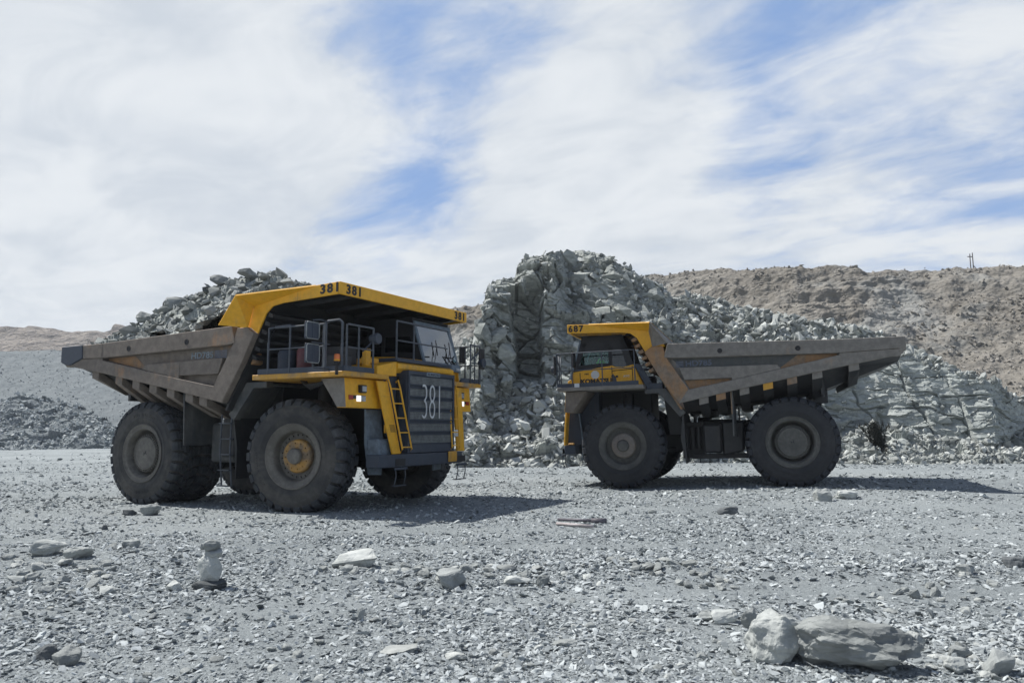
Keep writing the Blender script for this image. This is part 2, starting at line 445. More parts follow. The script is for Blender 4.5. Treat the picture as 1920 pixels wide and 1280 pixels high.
    M['lamp'] = emit('lit_headlamp', (1.0, 1.0, 1.0), 0.7)
    M['lens'] = plain('lamp_lens', (0.35, 0.36, 0.36), 0.25, bump=0)
    M['red'] = plain('red_lens', (0.35, 0.04, 0.03), 0.3, bump=0)
    M['amber'] = plain('amber_beacon', (0.62, 0.16, 0.04), 0.35, bump=0)
    M['mesh_grey'] = plain('radiator_mesh', (0.19, 0.205, 0.205), 0.5)
    M['mesh_back'] = plain('radiator_core', (0.025, 0.027, 0.027), 0.8)
    M['white'] = plain('white_panel', (0.55, 0.57, 0.58), 0.6, var=0.1)
    M['vest'] = plain('lime_vest', (0.30, 0.95, 0.06), 0.7, var=0.1)
    M['skin'] = plain('skin', (0.42, 0.25, 0.18), 0.6, var=0.08)
    M['cloth'] = plain('dark_trousers', (0.05, 0.06, 0.08), 0.9)
    M['helmet'] = plain('white_helmet', (0.6, 0.62, 0.62), 0.4, var=0.05)
    M['maroon'] = plain('maroon_tank', (0.12, 0.035, 0.04), 0.5)
    M['bluegrey'] = plain('blue_grey_rubber', (0.13, 0.165, 0.20), 0.8)
    M['pipe'] = plain('pale_pink_pipe', (0.34, 0.31, 0.31), 0.6)
    M['bar'] = plain('dark_violet_bar', (0.09, 0.085, 0.10), 0.6)
    M['twig'] = plain('dark_dry_twigs', (0.025, 0.027, 0.022), 0.9, bump=0)
    M['wood'] = plain('weathered_pole', (0.11, 0.10, 0.10), 0.9)
setup_mats()

# ------------------------------------------------------------------ mesh builder
class MB:
    def __init__(s):
        s.v = []; s.f = []
    def add(s, vs, fs):
        b = len(s.v); s.v += [tuple(p) for p in vs]; s.f += [tuple(b + i for i in f) for f in fs]; return s
    def hexa(s, p):
        return s.add(p, [(0, 3, 2, 1), (4, 5, 6, 7), (0, 1, 5, 4), (1, 2, 6, 5), (2, 3, 7, 6), (3, 0, 4, 7)])
    def box(s, x0, x1, y0, y1, z0, z1):
        return s.hexa([(x0, y0, z0), (x1, y0, z0), (x1, y1, z0), (x0, y1, z0), (x0, y0, z1), (x1, y0, z1), (x1, y1, z1), (x0, y1, z1)])
    def _prism(s, A, B):
        n = len(A)
        return s.add(list(A) + list(B), [tuple(range(n))[::-1], tuple(range(n, 2 * n))] + [(i, (i + 1) % n, n + (i + 1) % n, n + i) for i in range(n)])
    def py(s, poly, y0, y1):
        return s._prism([(x, y0, z) for x, z in poly], [(x, y1, z) for x, z in poly])
    def pxx(s, poly, x0, x1):
        return s._prism([(x0, y, z) for y, z in poly], [(x1, y, z) for y, z in poly])
    def plate(s, pts, t, off=0.0):
        P = [Vector(p) for p in pts]; n = Vector()
        for i in range(len(P)):
            n += P[i].cross(P[(i + 1) % len(P)])
        n.normalize()
        return s._prism([p + n * (off - t / 2) for p in P], [p + n * (off + t / 2) for p in P])
    def tube(s, pts, r, n=8, closed=False):
        P = [Vector(p) for p in pts]; rings = []
        k = len(P)
        for i, p in enumerate(P):
            if closed:
                d = (P[(i + 1) % k] - P[i - 1])
            else:
                d = (P[min(i + 1, k - 1)] - P[max(i - 1, 0)])
            d.normalize()
            a = Vector((0, 0, 1)) if abs(d.z) < 0.9 else Vector((1, 0, 0))
            u = d.cross(a).normalized(); w = d.cross(u)
            rr = r[i] if isinstance(r, (list, tuple)) else r
            rings.append([p + (u * math.cos(2 * PI * j / n) + w * math.sin(2 * PI * j / n)) * rr for j in range(n)])
        vs = [q for R_ in rings for q in R_]; fs = []
        for i in range(k if closed else k - 1):
            a, b = i * n, ((i + 1) % k) * n
            fs += [(a + j, a + (j + 1) % n, b + (j + 1) % n, b + j) for j in range(n)]
        if not closed:
            fs += [tuple(range(n))[::-1], tuple(range((k - 1) * n, k * n))]
        return s.add(vs, fs)
    def lathe(s, prof, n=48, c=(0, 0, 0), axis='y', sg=1, ends='both'):
        """profile of (radius, along-axis)"""
        vs = []; fs = []
        for r, a in prof:
            for j in range(n):
                t = 2 * PI * j / n; q, w = r * math.cos(t), r * math.sin(t)
                if axis == 'y': vs.append((c[0] + q, c[1] + a * sg, c[2] + w))
                elif axis == 'z': vs.append((c[0] + q, c[1] + w, c[2] + a * sg))
                else: vs.append((c[0] + a * sg, c[1] + q, c[2] + w))
        for i in range(len(prof) - 1):
            fs += [(i * n + j, i * n + (j + 1) % n, (i + 1) * n + (j + 1) % n, (i + 1) * n + j) for j in range(n)]
        k = (len(prof) - 1) * n
        if ends == 'both': fs += [tuple(range(n))[::-1]]
        if ends in ('both', 'last'): fs += [tuple(range(k, k + n))]
        if ends == 'ring': fs += [(k + j, k + (j + 1) % n, (j + 1) % n, j) for j in range(n)]
        return s.add(vs, fs)
    def build(s, name, mat, parent=None, bevel=0.0, smooth=False, label=None):
        me = bpy.data.meshes.new(name); me.from_pydata(s.v, [], s.f)
        bm = bmesh.new(); bm.from_mesh(me); bmesh.ops.recalc_face_normals(bm, faces=bm.faces[:])
        if smooth:
            for f in bm.faces: f.smooth = len(f.verts) < 7
            for e in bm.edges:
                if len(e.link_faces) == 2 and e.calc_face_angle(0) > 0.6: e.smooth = False
        bm.to_mesh(me); bm.free()
        me.materials.append(M[mat] if isinstance(mat, str) else mat)
        o = bpy.data.objects.new(name, me); COL.objects.link(o)
        if parent: o.parent = parent
        if bevel:
            md = o.modifiers.new('bevel', 'BEVEL'); md.width = bevel; md.segments = 1; md.limit_method = 'ANGLE'; md.angle_limit = math.radians(40)
        if label: o['label'] = label
        return o

def text_obj(name, body, mat, parent, origin, right_, up_, height, width=None, bold=0.0, depth=0.012, spacing=1.0):
    """lettering as a real thin mesh: origin = lower left corner, right_/up_ = directions"""
    cu = bpy.data.curves.new('lettering', 'FONT'); cu.body = body; cu.size = 1.0; cu.extrude = 0.5
    cu.offset = bold; cu.space_character = spacing; cu.resolution_u = 3
    ob = bpy.data.objects.new('lettering', cu); COL.objects.link(ob)
    bpy.context.view_layer.update()
    me = bpy.data.meshes.new_from_object(ob.evaluated_get(bpy.context.evaluated_depsgraph_get()))
    bpy.data.objects.remove(ob); bpy.data.curves.remove(cu)
    co = np.array([v.co[:] for v in me.vertices]); mn, mx = co.min(0), co.max(0)
    R = Vector(right_).normalized(); U_ = Vector(up_).normalized(); N_ = R.cross(U_).normalized(); O = Vector(origin)
    sy = height / (mx[1] - mn[1]); sx_ = (width / (mx[0] - mn[0])) if width else sy
    for v in me.vertices:
        x, y, z = (v.co.x - mn[0]) * sx_, (v.co.y - mn[1]) * sy, v.co.z
        v.co = O + R * x + U_ * y + N_ * (z * depth)
    me.materials.clear(); me.materials.append(M[mat]); me.name = name
    o = bpy.data.objects.new(name, me); COL.objects.link(o); o.parent = parent
    return o


# ------------------------------------------------------------------ ground
def gh(x, y):
    """height of the quarry floor"""
    x = np.asarray(x, float); y = np.asarray(y, float)
    P = np.stack([x, y, np.zeros_like(x)], -1)
    d = np.hypot(x, y)
    h = fbm(P * 0.55, 3, 5) * 0.035 + fbm(P * 0.16, 2, 9) * 0.05 * sm(d, 24, 45)
    h = h * (0.5 + 0.5 * sm(np.abs(d - 21), 3, 9))
    h += 0.17 * sm(x, 2.5, 8.5) * sm(y, 17, 22) * (1 - sm(y, 45, 60))
    h += 0.10 * np.exp(-((y - 10.2 - 0.25 * np.sin(x * 1.3) - 0.06 * x) / 0.45) ** 2) * sm(x, -4.5, -2) * (1 - sm(x, 4.5, 7))
    h += 0.10 * np.exp(-((y - 11.3 + 0.12 * x) / 0.9) ** 2) * (1 - sm(x, -4.8, -3.8))
    return h

def terrain():
    a_f = np.radians(np.concatenate([np.linspace(-180, -52, 24, endpoint=False), np.linspace(-52, 52, 520), np.linspace(52, 180, 25)[1:]]))
    rr = np.concatenate([[0.3, 1.5, 3.0], np.geomspace(4.2, 60, 420), np.geomspace(62, 2500, 50)])
    A, R = np.meshgrid(a_f, rr)
    X, Y = R * np.sin(A), R * np.cos(A)
    Z = gh(X, Y)
    Z = Z * (1 - sm(R, 200, 400))
    V = np.stack([X, Y, Z], -1).reshape(-1, 3)
    o = mesh_np('ground', V, grid_faces(*A.shape), M['gravel'], smooth=True)
    tag(o, 'pale blue-grey crushed rock floor of the open pit', kind='structure')
terrain()

# ------------------------------------------------------------------ stones
def hull(seed, n=14, flat=0.5, el=1.3):
    r = random.Random(seed)
    bm = bmesh.new()
    for _ in range(n):
        u = Vector((r.gauss(0, 1), r.gauss(0, 1), r.gauss(0, 1))).normalized() * r.uniform(0.75, 1.0)
        u = Vector((max(-.82, min(.82, u.x)), max(-.82, min(.82, u.y)), max(-.7, min(.7, u.z))))
        bm.verts.new((u.x * 0.5 * el, u.y * 0.5, u.z * 0.5 * flat))
    res = bmesh.ops.convex_hull(bm, input=bm.verts[:])
    dead = [v for v in bm.verts if not v.link_faces]
    bmesh.ops.delete(bm, geom=dead, context='VERTS')
    bmesh.ops.triangulate(bm, faces=bm.faces[:])
    bm.verts.ensure_lookup_table()
    V = np.array([v.co[:] for v in bm.verts]); F = np.array([[v.index for v in f.verts] for f in bm.faces])
    bm.free()
    return V, F

FLAT = [hull(100 + k, 9, 0.32 + 0.04 * (k % 5), 1.2 + 0.12 * (k % 4)) for k in range(16)]
BLOCK = [hull(300 + k, 12, 0.7 + 0.05 * (k % 4), 1.1 + 0.1 * (k % 4)) for k in range(16)]

def scatter(pos, size, temps, seed, tilt=0.35, sink=0.25):
    """numpy: many stones into one vertex / face array"""
    rng = np.random.default_rng(seed); n = len(pos)
    which = rng.integers(0, len(temps), n); VV = []; FF = []; base = 0
    for k, (V, F) in enumerate(temps):
        idx = np.nonzero(which == k)[0]
        if not len(idx): continue
        m_ = len(idx)
        yaw = rng.uniform(0, 2 * PI, m_); ta = rng.normal(0, tilt, m_); tb = rng.normal(0, tilt, m_)
        sc = size[idx][:, None] * np.stack([rng.uniform(0.8, 1.25, m_), rng.uniform(0.75, 1.2, m_), rng.uniform(0.7, 1.3, m_)], 1)
        P = V[None] * sc[:, None, :]
        c, s = np.cos(ta)[:, None], np.sin(ta)[:, None]
        P = np.stack([P[..., 0], P[..., 1] * c - P[..., 2] * s, P[..., 1] * s + P[..., 2] * c], -1)
        c, s = np.cos(tb)[:, None], np.sin(tb)[:, None]
        P = np.stack([P[..., 0] * c + P[..., 2] * s, P[..., 1], -P[..., 0] * s + P[..., 2] * c], -1)
        c, s = np.cos(yaw)[:, None], np.sin(yaw)[:, None]
        P = np.stack([P[..., 0] * c - P[..., 1] * s, P[..., 0] * s + P[..., 1] * c, P[..., 2]], -1)
        hgt = (P[..., 2].max(1) - P[..., 2].min(1))
        P = P + pos[idx][:, None, :]
        P[..., 2] += (hgt * (0.5 - sink))[:, None]
        VV.append(P.reshape(-1, 3))
        FF.append((F[None] + (np.arange(m_) * len(V))[:, None, None] + base).reshape(-1, 3)); base += m_ * len(V)
    return np.concatenate(VV), np.concatenate(FF)

def wedge(n, d0, d1, seed, half=47, power=1.0):
    rng = np.random.default_rng(seed)
    d = d0 * (d1 / d0) ** (rng.uniform(0, 1, n) ** power)      # uniform in log distance = even density on screen
    a = np.radians(rng.uniform(-half, half, n))
    return np.stack([d * np.sin(a), d * np.cos(a)], 1), d

def density(x, y):
    """patchy stone cover: 0..1"""
    P = np.stack([x, y, np.zeros_like(x)], -1)
    k = np.clip(0.66 + 0.6 * fbm(P * 0.45, 3, 21), 0.30, 1)
    w = 0.25 * np.sin(x * 0.45)
    for yc, s_, hw in ((8.8, 0.05, 0.42), (12.7, -0.07, 0.40), (14.9, -0.07, 0.45), (18.2, 0.06, 0.55), (24.0, 0.03, 0.8), (31.0, 0.0, 1.5)):   # haul tracks packed smooth
        k = k * (1 - 0.74 * np.exp(-((y - yc - s_ * x - w) / hw) ** 2))
    return k

def gravel():
    Vs = []; Fs = []; base = 0; rng = np.random.default_rng(3)
    for n, d0, d1, s0, s1, seed in ((150000, 4.6, 16, 0.016, 0.052, 1), (110000, 4.6, 28, 0.028, 0.115, 2), (60000, 8, 55, 0.055, 0.16, 3), (9000, 22, 80, 0.12, 0.3, 4)):
        xy, d = wedge(n, d0, d1, seed)
        u = rng.uniform(0, 1, n)
        size = s0 * (s1 / s0) ** (u ** 2.2) * (0.75 + 0.35 * (d / d1))
        keep = rng.uniform(0, 1, n) < density(xy[:, 0], xy[:, 1]) * (1 if s1 < 0.12 else 0.9)
        xy, size = xy[keep], size[keep]
        z = gh(xy[:, 0], xy[:, 1])
        V, F = scatter(np.column_stack([xy, z]), size, FLAT, seed + 50, 0.32, 0.26)
        Vs.append(V); Fs.append(F + base); base += len(V)
    o = mesh_np('gravel', np.concatenate(Vs), np.concatenate(Fs), M['chips'])
    tag(o, 'flat grey rock chips strewn over the whole pit floor', kind='stuff')
gravel()

def stone_mesh(seed, dims, flat=0.7, cuts=4, rough=0.05, n=14):
    """a larger stone: faceted hull, cut up and roughened; dims = full extents"""
    V, F = hull(seed, n, 1.0, 1.0)
    V = V / (V.max(0) - V.min(0)); V -= (V.max(0) + V.min(0)) / 2
    bm = bmesh.new(); vs = [bm.verts.new(p) for p in V]
    for f in F: bm.faces.new([vs[i] for i in f])
    bmesh.ops.recalc_face_normals(bm, faces=bm.faces[:])
    bmesh.ops.subdivide_edges(bm, edges=bm.edges[:], cuts=cuts, use_grid_fill=True)
    for _ in range(1):
        bmesh.ops.smooth_vert(bm, verts=bm.verts[:], factor=0.5, use_axis_x=True, use_axis_y=True, use_axis_z=True)
    bm.normal_update()
    P = np.array([v.co[:] for v in bm.verts]); N = np.array([v.normal[:] for v in bm.verts])
    d = fbm(P * (2.5 if cuts > 8 else 4) + seed, 6 if cuts > 8 else 4, seed, 0.55) * rough + vnoise(P * np.array([3, 3, 14.0]) + seed, seed) * rough * 0.5
    f1, f2, cid = voro(P * 3 + seed, seed); d += (cid - 0.5) * rough * 0.9
    P = (P + N * d[:, None]) * np.array(dims)
    for v, p in zip(bm.verts, P): v.co = p
    me = bpy.data.meshes.new('rock'); bm.to_mesh(me); bm.free()
    return me

def lay_stone(name, label, px, py, w_px, h_px, mat, seed, depth=0.8, yaw=0.0, tilt=(0, 0), cat='rock', group=None, lift=0.0, sink=0.22, rough=0.05, n=14):
    big = cat == 'boulder'
    x, y = on_ground(px, py)
    for _ in range(3):
        x, y = on_ground(px, py, float(gh(x, y)))
    s = math.hypot(y, 0) / FPX
    h_px = max(0.5 * h_px, h_px - w_px * depth * CAM_H / y * 0.8)
    W, H = w_px * s, h_px * s
    me = stone_mesh(seed, (W, W * depth, H / (1 - sink) * 1.05), rough=rough, n=n, cuts=14 if big else 4)
    me.materials.append(M[mat])
    o = bpy.data.objects.new(name, me); COL.objects.link(o)
    y += W * depth * 0.35
    x = x * (y / (y - W * depth * 0.35))
    o.location = (x, y, float(gh(x, y)) + H * 0.5 - H * sink * 0.5 + lift)
    o.rotation_euler = (tilt[0], tilt[1], yaw)
    return tag(o, label, cat, group)

def stones():
    S = lay_stone
    S('boulder', 'pale lumpy boulder at bottom right, left one of a touching pair', 1462, 1243, 136, 104, 'pale_stone', 11, 0.8, 0.6, cat='boulder', rough=0.05, n=20)
    S('boulder', 'biggest boulder with a dark rounded right end, lowest at bottom right', 1610, 1264, 214, 112, 'stone', 27, 0.62, -0.25, cat='boulder', rough=0.08, n=18)
    S('rock', 'dark upright angular rock just behind the left pale boulder', 1406, 1178, 36, 42, 'stone', 13, 0.7, 0.4)
    S('rock', 'pale lumpy rock left of the dark upright one near the boulder pair', 1358, 1170, 48, 30, 'pale_stone', 14, 0.8)
    S('rock', 'small grey rock at the far left of the group beside the pale boulder', 1322, 1164, 34, 20, 'stone', 15, 0.8)
    S('rock', 'pale rounded rock touching the dark end of the biggest boulder', 1714, 1216, 38, 34, 'pale_stone', 16, 0.9)
    S('rock', 'upright brownish grey rock at the right edge of the foreground', 1866, 1268, 66, 58, 'stone', 18, 0.7, 0.3)
    S('rock', 'flat pale rock right of the biggest boulder among small stones', 1790, 1262, 52, 34, 'pale_stone', 19, 0.8, 0.5)
    S('rock', 'low rock with a pale top between the boulder and right edge rock', 1795, 1232, 46, 24, 'stone', 20, 0.8)
    S('rock', 'flat wide dark rock near the right edge, leftward one of two', 1815, 1078, 48, 22, 'stone', 21, 0.7)
    S('rock', 'dark smooth rock nearest the right edge of the floor', 1902, 1064, 36, 20, 'dark_stone', 22, 0.7)
    S('rock', 'small round grey rock standing alone above the biggest boulder', 1754, 1118, 18, 20, 'stone', 23, 0.9)
    S('rock', 'small upright grey rock by the top right of the boulder pair', 1715, 1122, 20, 20, 'stone', 24, 0.8)
    S('rock', 'large flat pale slab in the middle foreground left of the stone row', 668, 1066, 88, 36, 'pale_stone', 25, 0.8, 0.1, (0, -0.12), rough=0.035)
    S('rock', 'dark grey angular block in the row of stones at centre', 845, 1098, 60, 36, 'stone', 26, 0.8, 0.4, rough=0.03)
    S('rock', 'long pale block right of the dark angular block', 968, 1090, 54, 18, 'pale_stone', 27, 0.5, 0.15, rough=0.03)
    S('rock', 'small dark layered block right behind the long pale block', 948, 1072, 40, 14, 'stone', 28, 0.6, -0.1, rough=0.03)
    S('rock', 'upright greenish rock at the right end of the long pale block', 1018, 1100, 26, 22, 'stone', 29, 0.8)
    S('rock', 'pale angular stone at the tail of the right truck, left of two', 1542, 938, 32, 22, 'pale_stone', 30, 0.8)
    S('rock', 'flat pale stone at the tail of the right truck, right of two', 1589, 933, 48, 17, 'pale_stone', 31, 0.7)
    S('rock', 'dark low rock alone in front of the right truck', 1363, 964, 40, 17, 'dark_stone', 32, 0.7)
    S('rock', 'rounded grey rock in front of the left truck rear wheel', 281, 966, 38, 23, 'stone', 33, 0.8)
    S('rock', 'dark splintered rock left of the rounded one by the rear wheel', 243, 966, 26, 11, 'dark_stone', 34, 0.7)
    S('rock', 'dome shaped rock alone on the gravel at left', 246, 1027, 32, 17, 'stone', 35, 0.8, n=24)
    S('rock', 'small black rock on the gravel left of the left truck', 196, 993, 15, 11, 'dark_stone', 36, 0.9)
    S('rock', 'large pale weathered slab at the left edge', 92, 1040, 66, 34, 'pale_stone', 37, 0.8, 0.2)
    S('rock', 'pale flat rock just right of the large slab at left', 150, 1045, 52, 24, 'pale_stone', 38, 0.7, -0.2)
    S('rock', 'upright triangular rock low in the left foreground', 122, 1248, 56, 36, 'stone', 39, 0.7)
    S('rock', 'dark wedge of rock behind the triangular one at bottom left', 88, 1236, 40, 28, 'dark_stone', 40, 0.8)
    S('rock', 'pale wedge shaped rock just left of the stacked stones', 328, 1108, 38, 20, 'pale_stone', 41, 0.8)
    S('rock', 'small upright pointed rock in the centre left foreground', 676, 1162, 18, 24, 'stone', 42, 0.6)
    S('rock', 'pale cube-like stone right of the small pointed rock', 744, 1176, 24, 15, 'pale_stone', 43, 0.8, rough=0.02)
    S('rock', 'flat dark-edged rock in the centre right foreground', 1062, 1212, 46, 16, 'stone', 44, 0.7)
    S('rock', 'pale pointed rock at the bottom of the centre foreground', 855, 1238, 44, 20, 'pale_stone', 45, 0.7)
    S('rock', 'wide pale slab low in the centre left foreground', 748, 1228, 66, 18, 'pale_stone', 46, 0.8)
    S('rock', 'small dark rock where the shadow of the left truck ends', 1223, 962, 16, 8, 'stone', 47, 0.8)
    # balanced pile
    x, y = on_ground(388, 1106); s = y / FPX
    z = float(gh(x, y))
    def pile(label, w, h, mat, seed, zz, dx, name='stacked_stone', rough=0.025, n=34, dep=0.8, tl=0.0):
        me = stone_mesh(seed, (w * s, w * s * dep, h * s * 1.12), rough=rough, n=n); me.materials.append(M[mat])
        o = bpy.data.objects.new(name, me); COL.objects.link(o)
        o.location = (x + dx * s, y + 0.1, z + (zz + h / 2) * s); o.rotation_euler = (0, tl, 0.3 * seed)
        tag(o, label, 'stone')
    pile('dark wide base stone of the balanced pile', 62, 16, 'dark_stone', 61, -1, 0, dep=0.9)
    pile('largest pale stone standing upright in the balanced pile', 46, 44, 'pale_stone', 62, 13, 0, dep=0.7)
    pile('thin dark grey slab below the top of the balanced pile', 36, 17, 'stone', 63, 54, 3, dep=0.8)
    pile('topmost stone of the balanced pile', 32, 18, 'stone', 64, 69, 1, dep=0.8)
    pile('tiny pebble on the left side of the balanced pile top', 10, 10, 'stone', 65, 70, -17, dep=0.9)
    # rods lying on the floor
    for (p0, p1, r, mt, nm, lb) in (((1046, 977), (1128, 981), 0.028, 'bar', 'steel_bar', 'dark violet grey metal bar lying on the gravel between the trucks'),
                                    ((1044, 985), (1112, 992), 0.030, 'pipe', 'plastic_pipe', 'pale pinkish pipe lying in front of the dark metal bar')):
        a = on_ground(*p0); b_ = on_ground(*p1)
        mb = MB().tube([(a[0], a[1], float(gh(*a)) + r * 1.1), (b_[0], b_[1], float(gh(*b_)) + r * 1.5)], r, 10)
        if nm == 'steel_bar': mb.box(b_[0] - 0.2, b_[0] + 0.1, b_[1] - 0.05, b_[1] + 0.06, 0.0, 0.1)
        tag(mb.build(nm, mt, None, smooth=True), lb, 'pipe' if 'pipe' in nm else 'metal bar')
    # countable loose stones: shared meshes, one object each
    rng = random.Random(8)
    meshes = []
    for k in range(12):
        me = stone_mesh(500 + k, (1, 0.75, 0.5), cuts=2, rough=0.05, n=12); me.materials.append(M['stone']); meshes.append(me)
    for k in range(6):
        me = stone_mesh(530 + k, (1, 0.8, 0.42), cuts=2, rough=0.05, n=12); me.materials.append(M['pale_stone']); meshes.append(me)
    pts = []
    def some(n, x0, x1, y0, y1, s0, s1, where):
        for _ in range(n): pts.append((rng.uniform(x0, x1), rng.uniform(y0, y1), rng.uniform(s0, s1), where))
    for _ in range(80):
        px = rng.uniform(600, 1300); py = 1078 + rng.gauss(0, 9) + 0.012 * (px - 900)
        pts.append((px, py, rng.uniform(0.08, 0.22), 'in the row of stones across the centre foreground'))
    some(40, 0, 210, 1040, 1110, 0.10, 0.28, 'in the cluster around the pale slab at the left edge')
    some(28, 1560, 1915, 1055, 1150, 0.08, 0.17, 'near the two dark rocks at the right edge')
    some(32, 1700, 1915, 1200, 1275, 0.05, 0.14, 'in the corner right of the biggest boulder')
    some(26, 1290, 1400, 1065, 1110, 0.08, 0.17, 'at the right end of the foreground stone row')
    some(40, 0, 960, 1120, 1275, 0.05, 0.13, 'on the left half of the near foreground')
    some(26, 960, 1400, 1120, 1275, 0.05, 0.12, 'on the bare ground left of the boulder pair')
    some(22, 100, 1850, 965, 1030, 0.08, 0.16, 'on the open floor in front of the trucks')
    for px, py, sz, where in pts:
        x, y = on_ground(px, py)
        o = bpy.data.objects.new('loose_stone', rng.choice(meshes)); COL.objects.link(o)
        o.location = (x, y, float(gh(x, y)) + sz * 0.10); o.scale = (sz, sz, sz * rng.uniform(0.8, 1.25)); o.rotation_euler = (rng.gauss(0, 0.2), rng.gauss(0, 0.2), rng.uniform(0, 6.28))
        tag(o, 'small angular grey stone ' + where, 'stone', 'loose stones ' + where)
stones()

# ------------------------------------------------------------------ rock faces
def skyline(pts, px):
    xs, ys = zip(*pts); return np.interp(px, xs, ys)

def face(name, px0, px1, nc, nr, sky, foot, slope, back, disp, mat, label, seed, jag=0.0, zfoot=-0.3):
    """A rock face surveyed by bearing: foot distance foot(px), rise per metre slope(px, z01) -> setback, crest at the skyline.
       Built as a sheet: foot -> crest -> back of the crest."""
    px = np.linspace(px0, px1, nc)
    az = np.array([ray(p, 640)[0] for p in px])
    py = skyline(sky, px)
    up_ = np.array([ray(p, q)[1] for p, q in zip(px, py)])
    D0 = foot(px)
    T = np.linspace(0, 1, nr)[:, None]
    H = np.full(nc, 8.0)
    for _ in range(12):
        run = np.trapz(slope(px[None, :], T, H[None, :]) * H[None, :] * np.ones_like(T), T[:, 0], axis=0)
        H = 0.5 * H + 0.5 * (CAM_H + up_ * (D0 + run))
    H = np.maximum(H, 0.1)
    if jag:
        q = np.stack([px * 0.05, px * 0, px * 0], -1); H = H * (1 + jag * fbm(q, 5, seed + 3, 0.6))
    sl_ = slope(px[None, :], T, H[None, :]) * np.ones((nr, nc))
    dT = np.diff(T[:, 0], prepend=0)[:, None]
    D = D0[None, :] + np.cumsum(sl_ * H[None, :] * dT, 0)
    Z = zfoot + (H[None, :] - zfoot) * T
    P = np.stack([az[None, :] * D, D, Z], -1)
    ang = np.arctan2(1, sl_)
    d = disp(P, px[None, :] * np.ones((nr, 1)), T * np.ones((1, nc)), H[None, :] * np.ones((nr, 1)))
    P[..., 1] -= d * np.sin(ang); P[..., 2] += d * np.cos(ang) * sm(T, 0.0, 0.06)
    # back of the crest
    nb = 14; rows = []
    for k in range(1, nb + 1):
        f = k / nb
        Dk = P[-1, :, 1] + back * f
        Zk = P[-1, :, 2] * (1 - 0.25 * f) - 0.4 * f
        rows.append(np.stack([az * Dk, Dk, Zk + 0.4 * fbm(np.stack([az * Dk, Dk, Zk], -1) * 0.8, 3, seed) * f], -1))
    rows.append(np.stack([az * (Dk + back * 0.6), Dk + back * 0.6, np.full(nc, zfoot)], -1))
    V = np.concatenate([P.reshape(-1, 3)] + rows)
    o = mesh_np(name, V, grid_faces(nr + nb + 1, nc), M[mat], smooth=False)
    tag(o, label, kind='structure')
    return P

def blocks(P, sc, seed, amp, crack=0.0, cw=0.05):
    Q = P / np.array(sc); Q = Q + 0.25 * fbm(P / np.array(sc) * 0.7, 2, seed + 5)[..., None]
    f1, f2, cid = voro(Q, seed)
    d = (cid - 0.5) * amp
    if crack: d = d - crack * (1 - sm(f2 - f1, 0, cw * 2.5))
    return d

def rubble_on(name, P, w, n, s0, s1, mat, label, seed, temps=None, sink=0.3):
    rng = np.random.default_rng(seed)
    flat = P.reshape(-1, 3); ww = np.clip(w.ravel(), 0, None); ww = ww / ww.sum()
    idx = rng.choice(len(flat), n, p=ww)
    pos = flat[idx] + rng.normal(0, 0.05, (n, 3))
    size = s0 * (s1 / s0) ** (rng.uniform(0, 1, n) ** 3.4)
    V, F = scatter(pos, size, temps or BLOCK, seed, 0.6, sink)
    o = mesh_np(name, V, F, M[mat]); tag(o, label, kind='stuff')

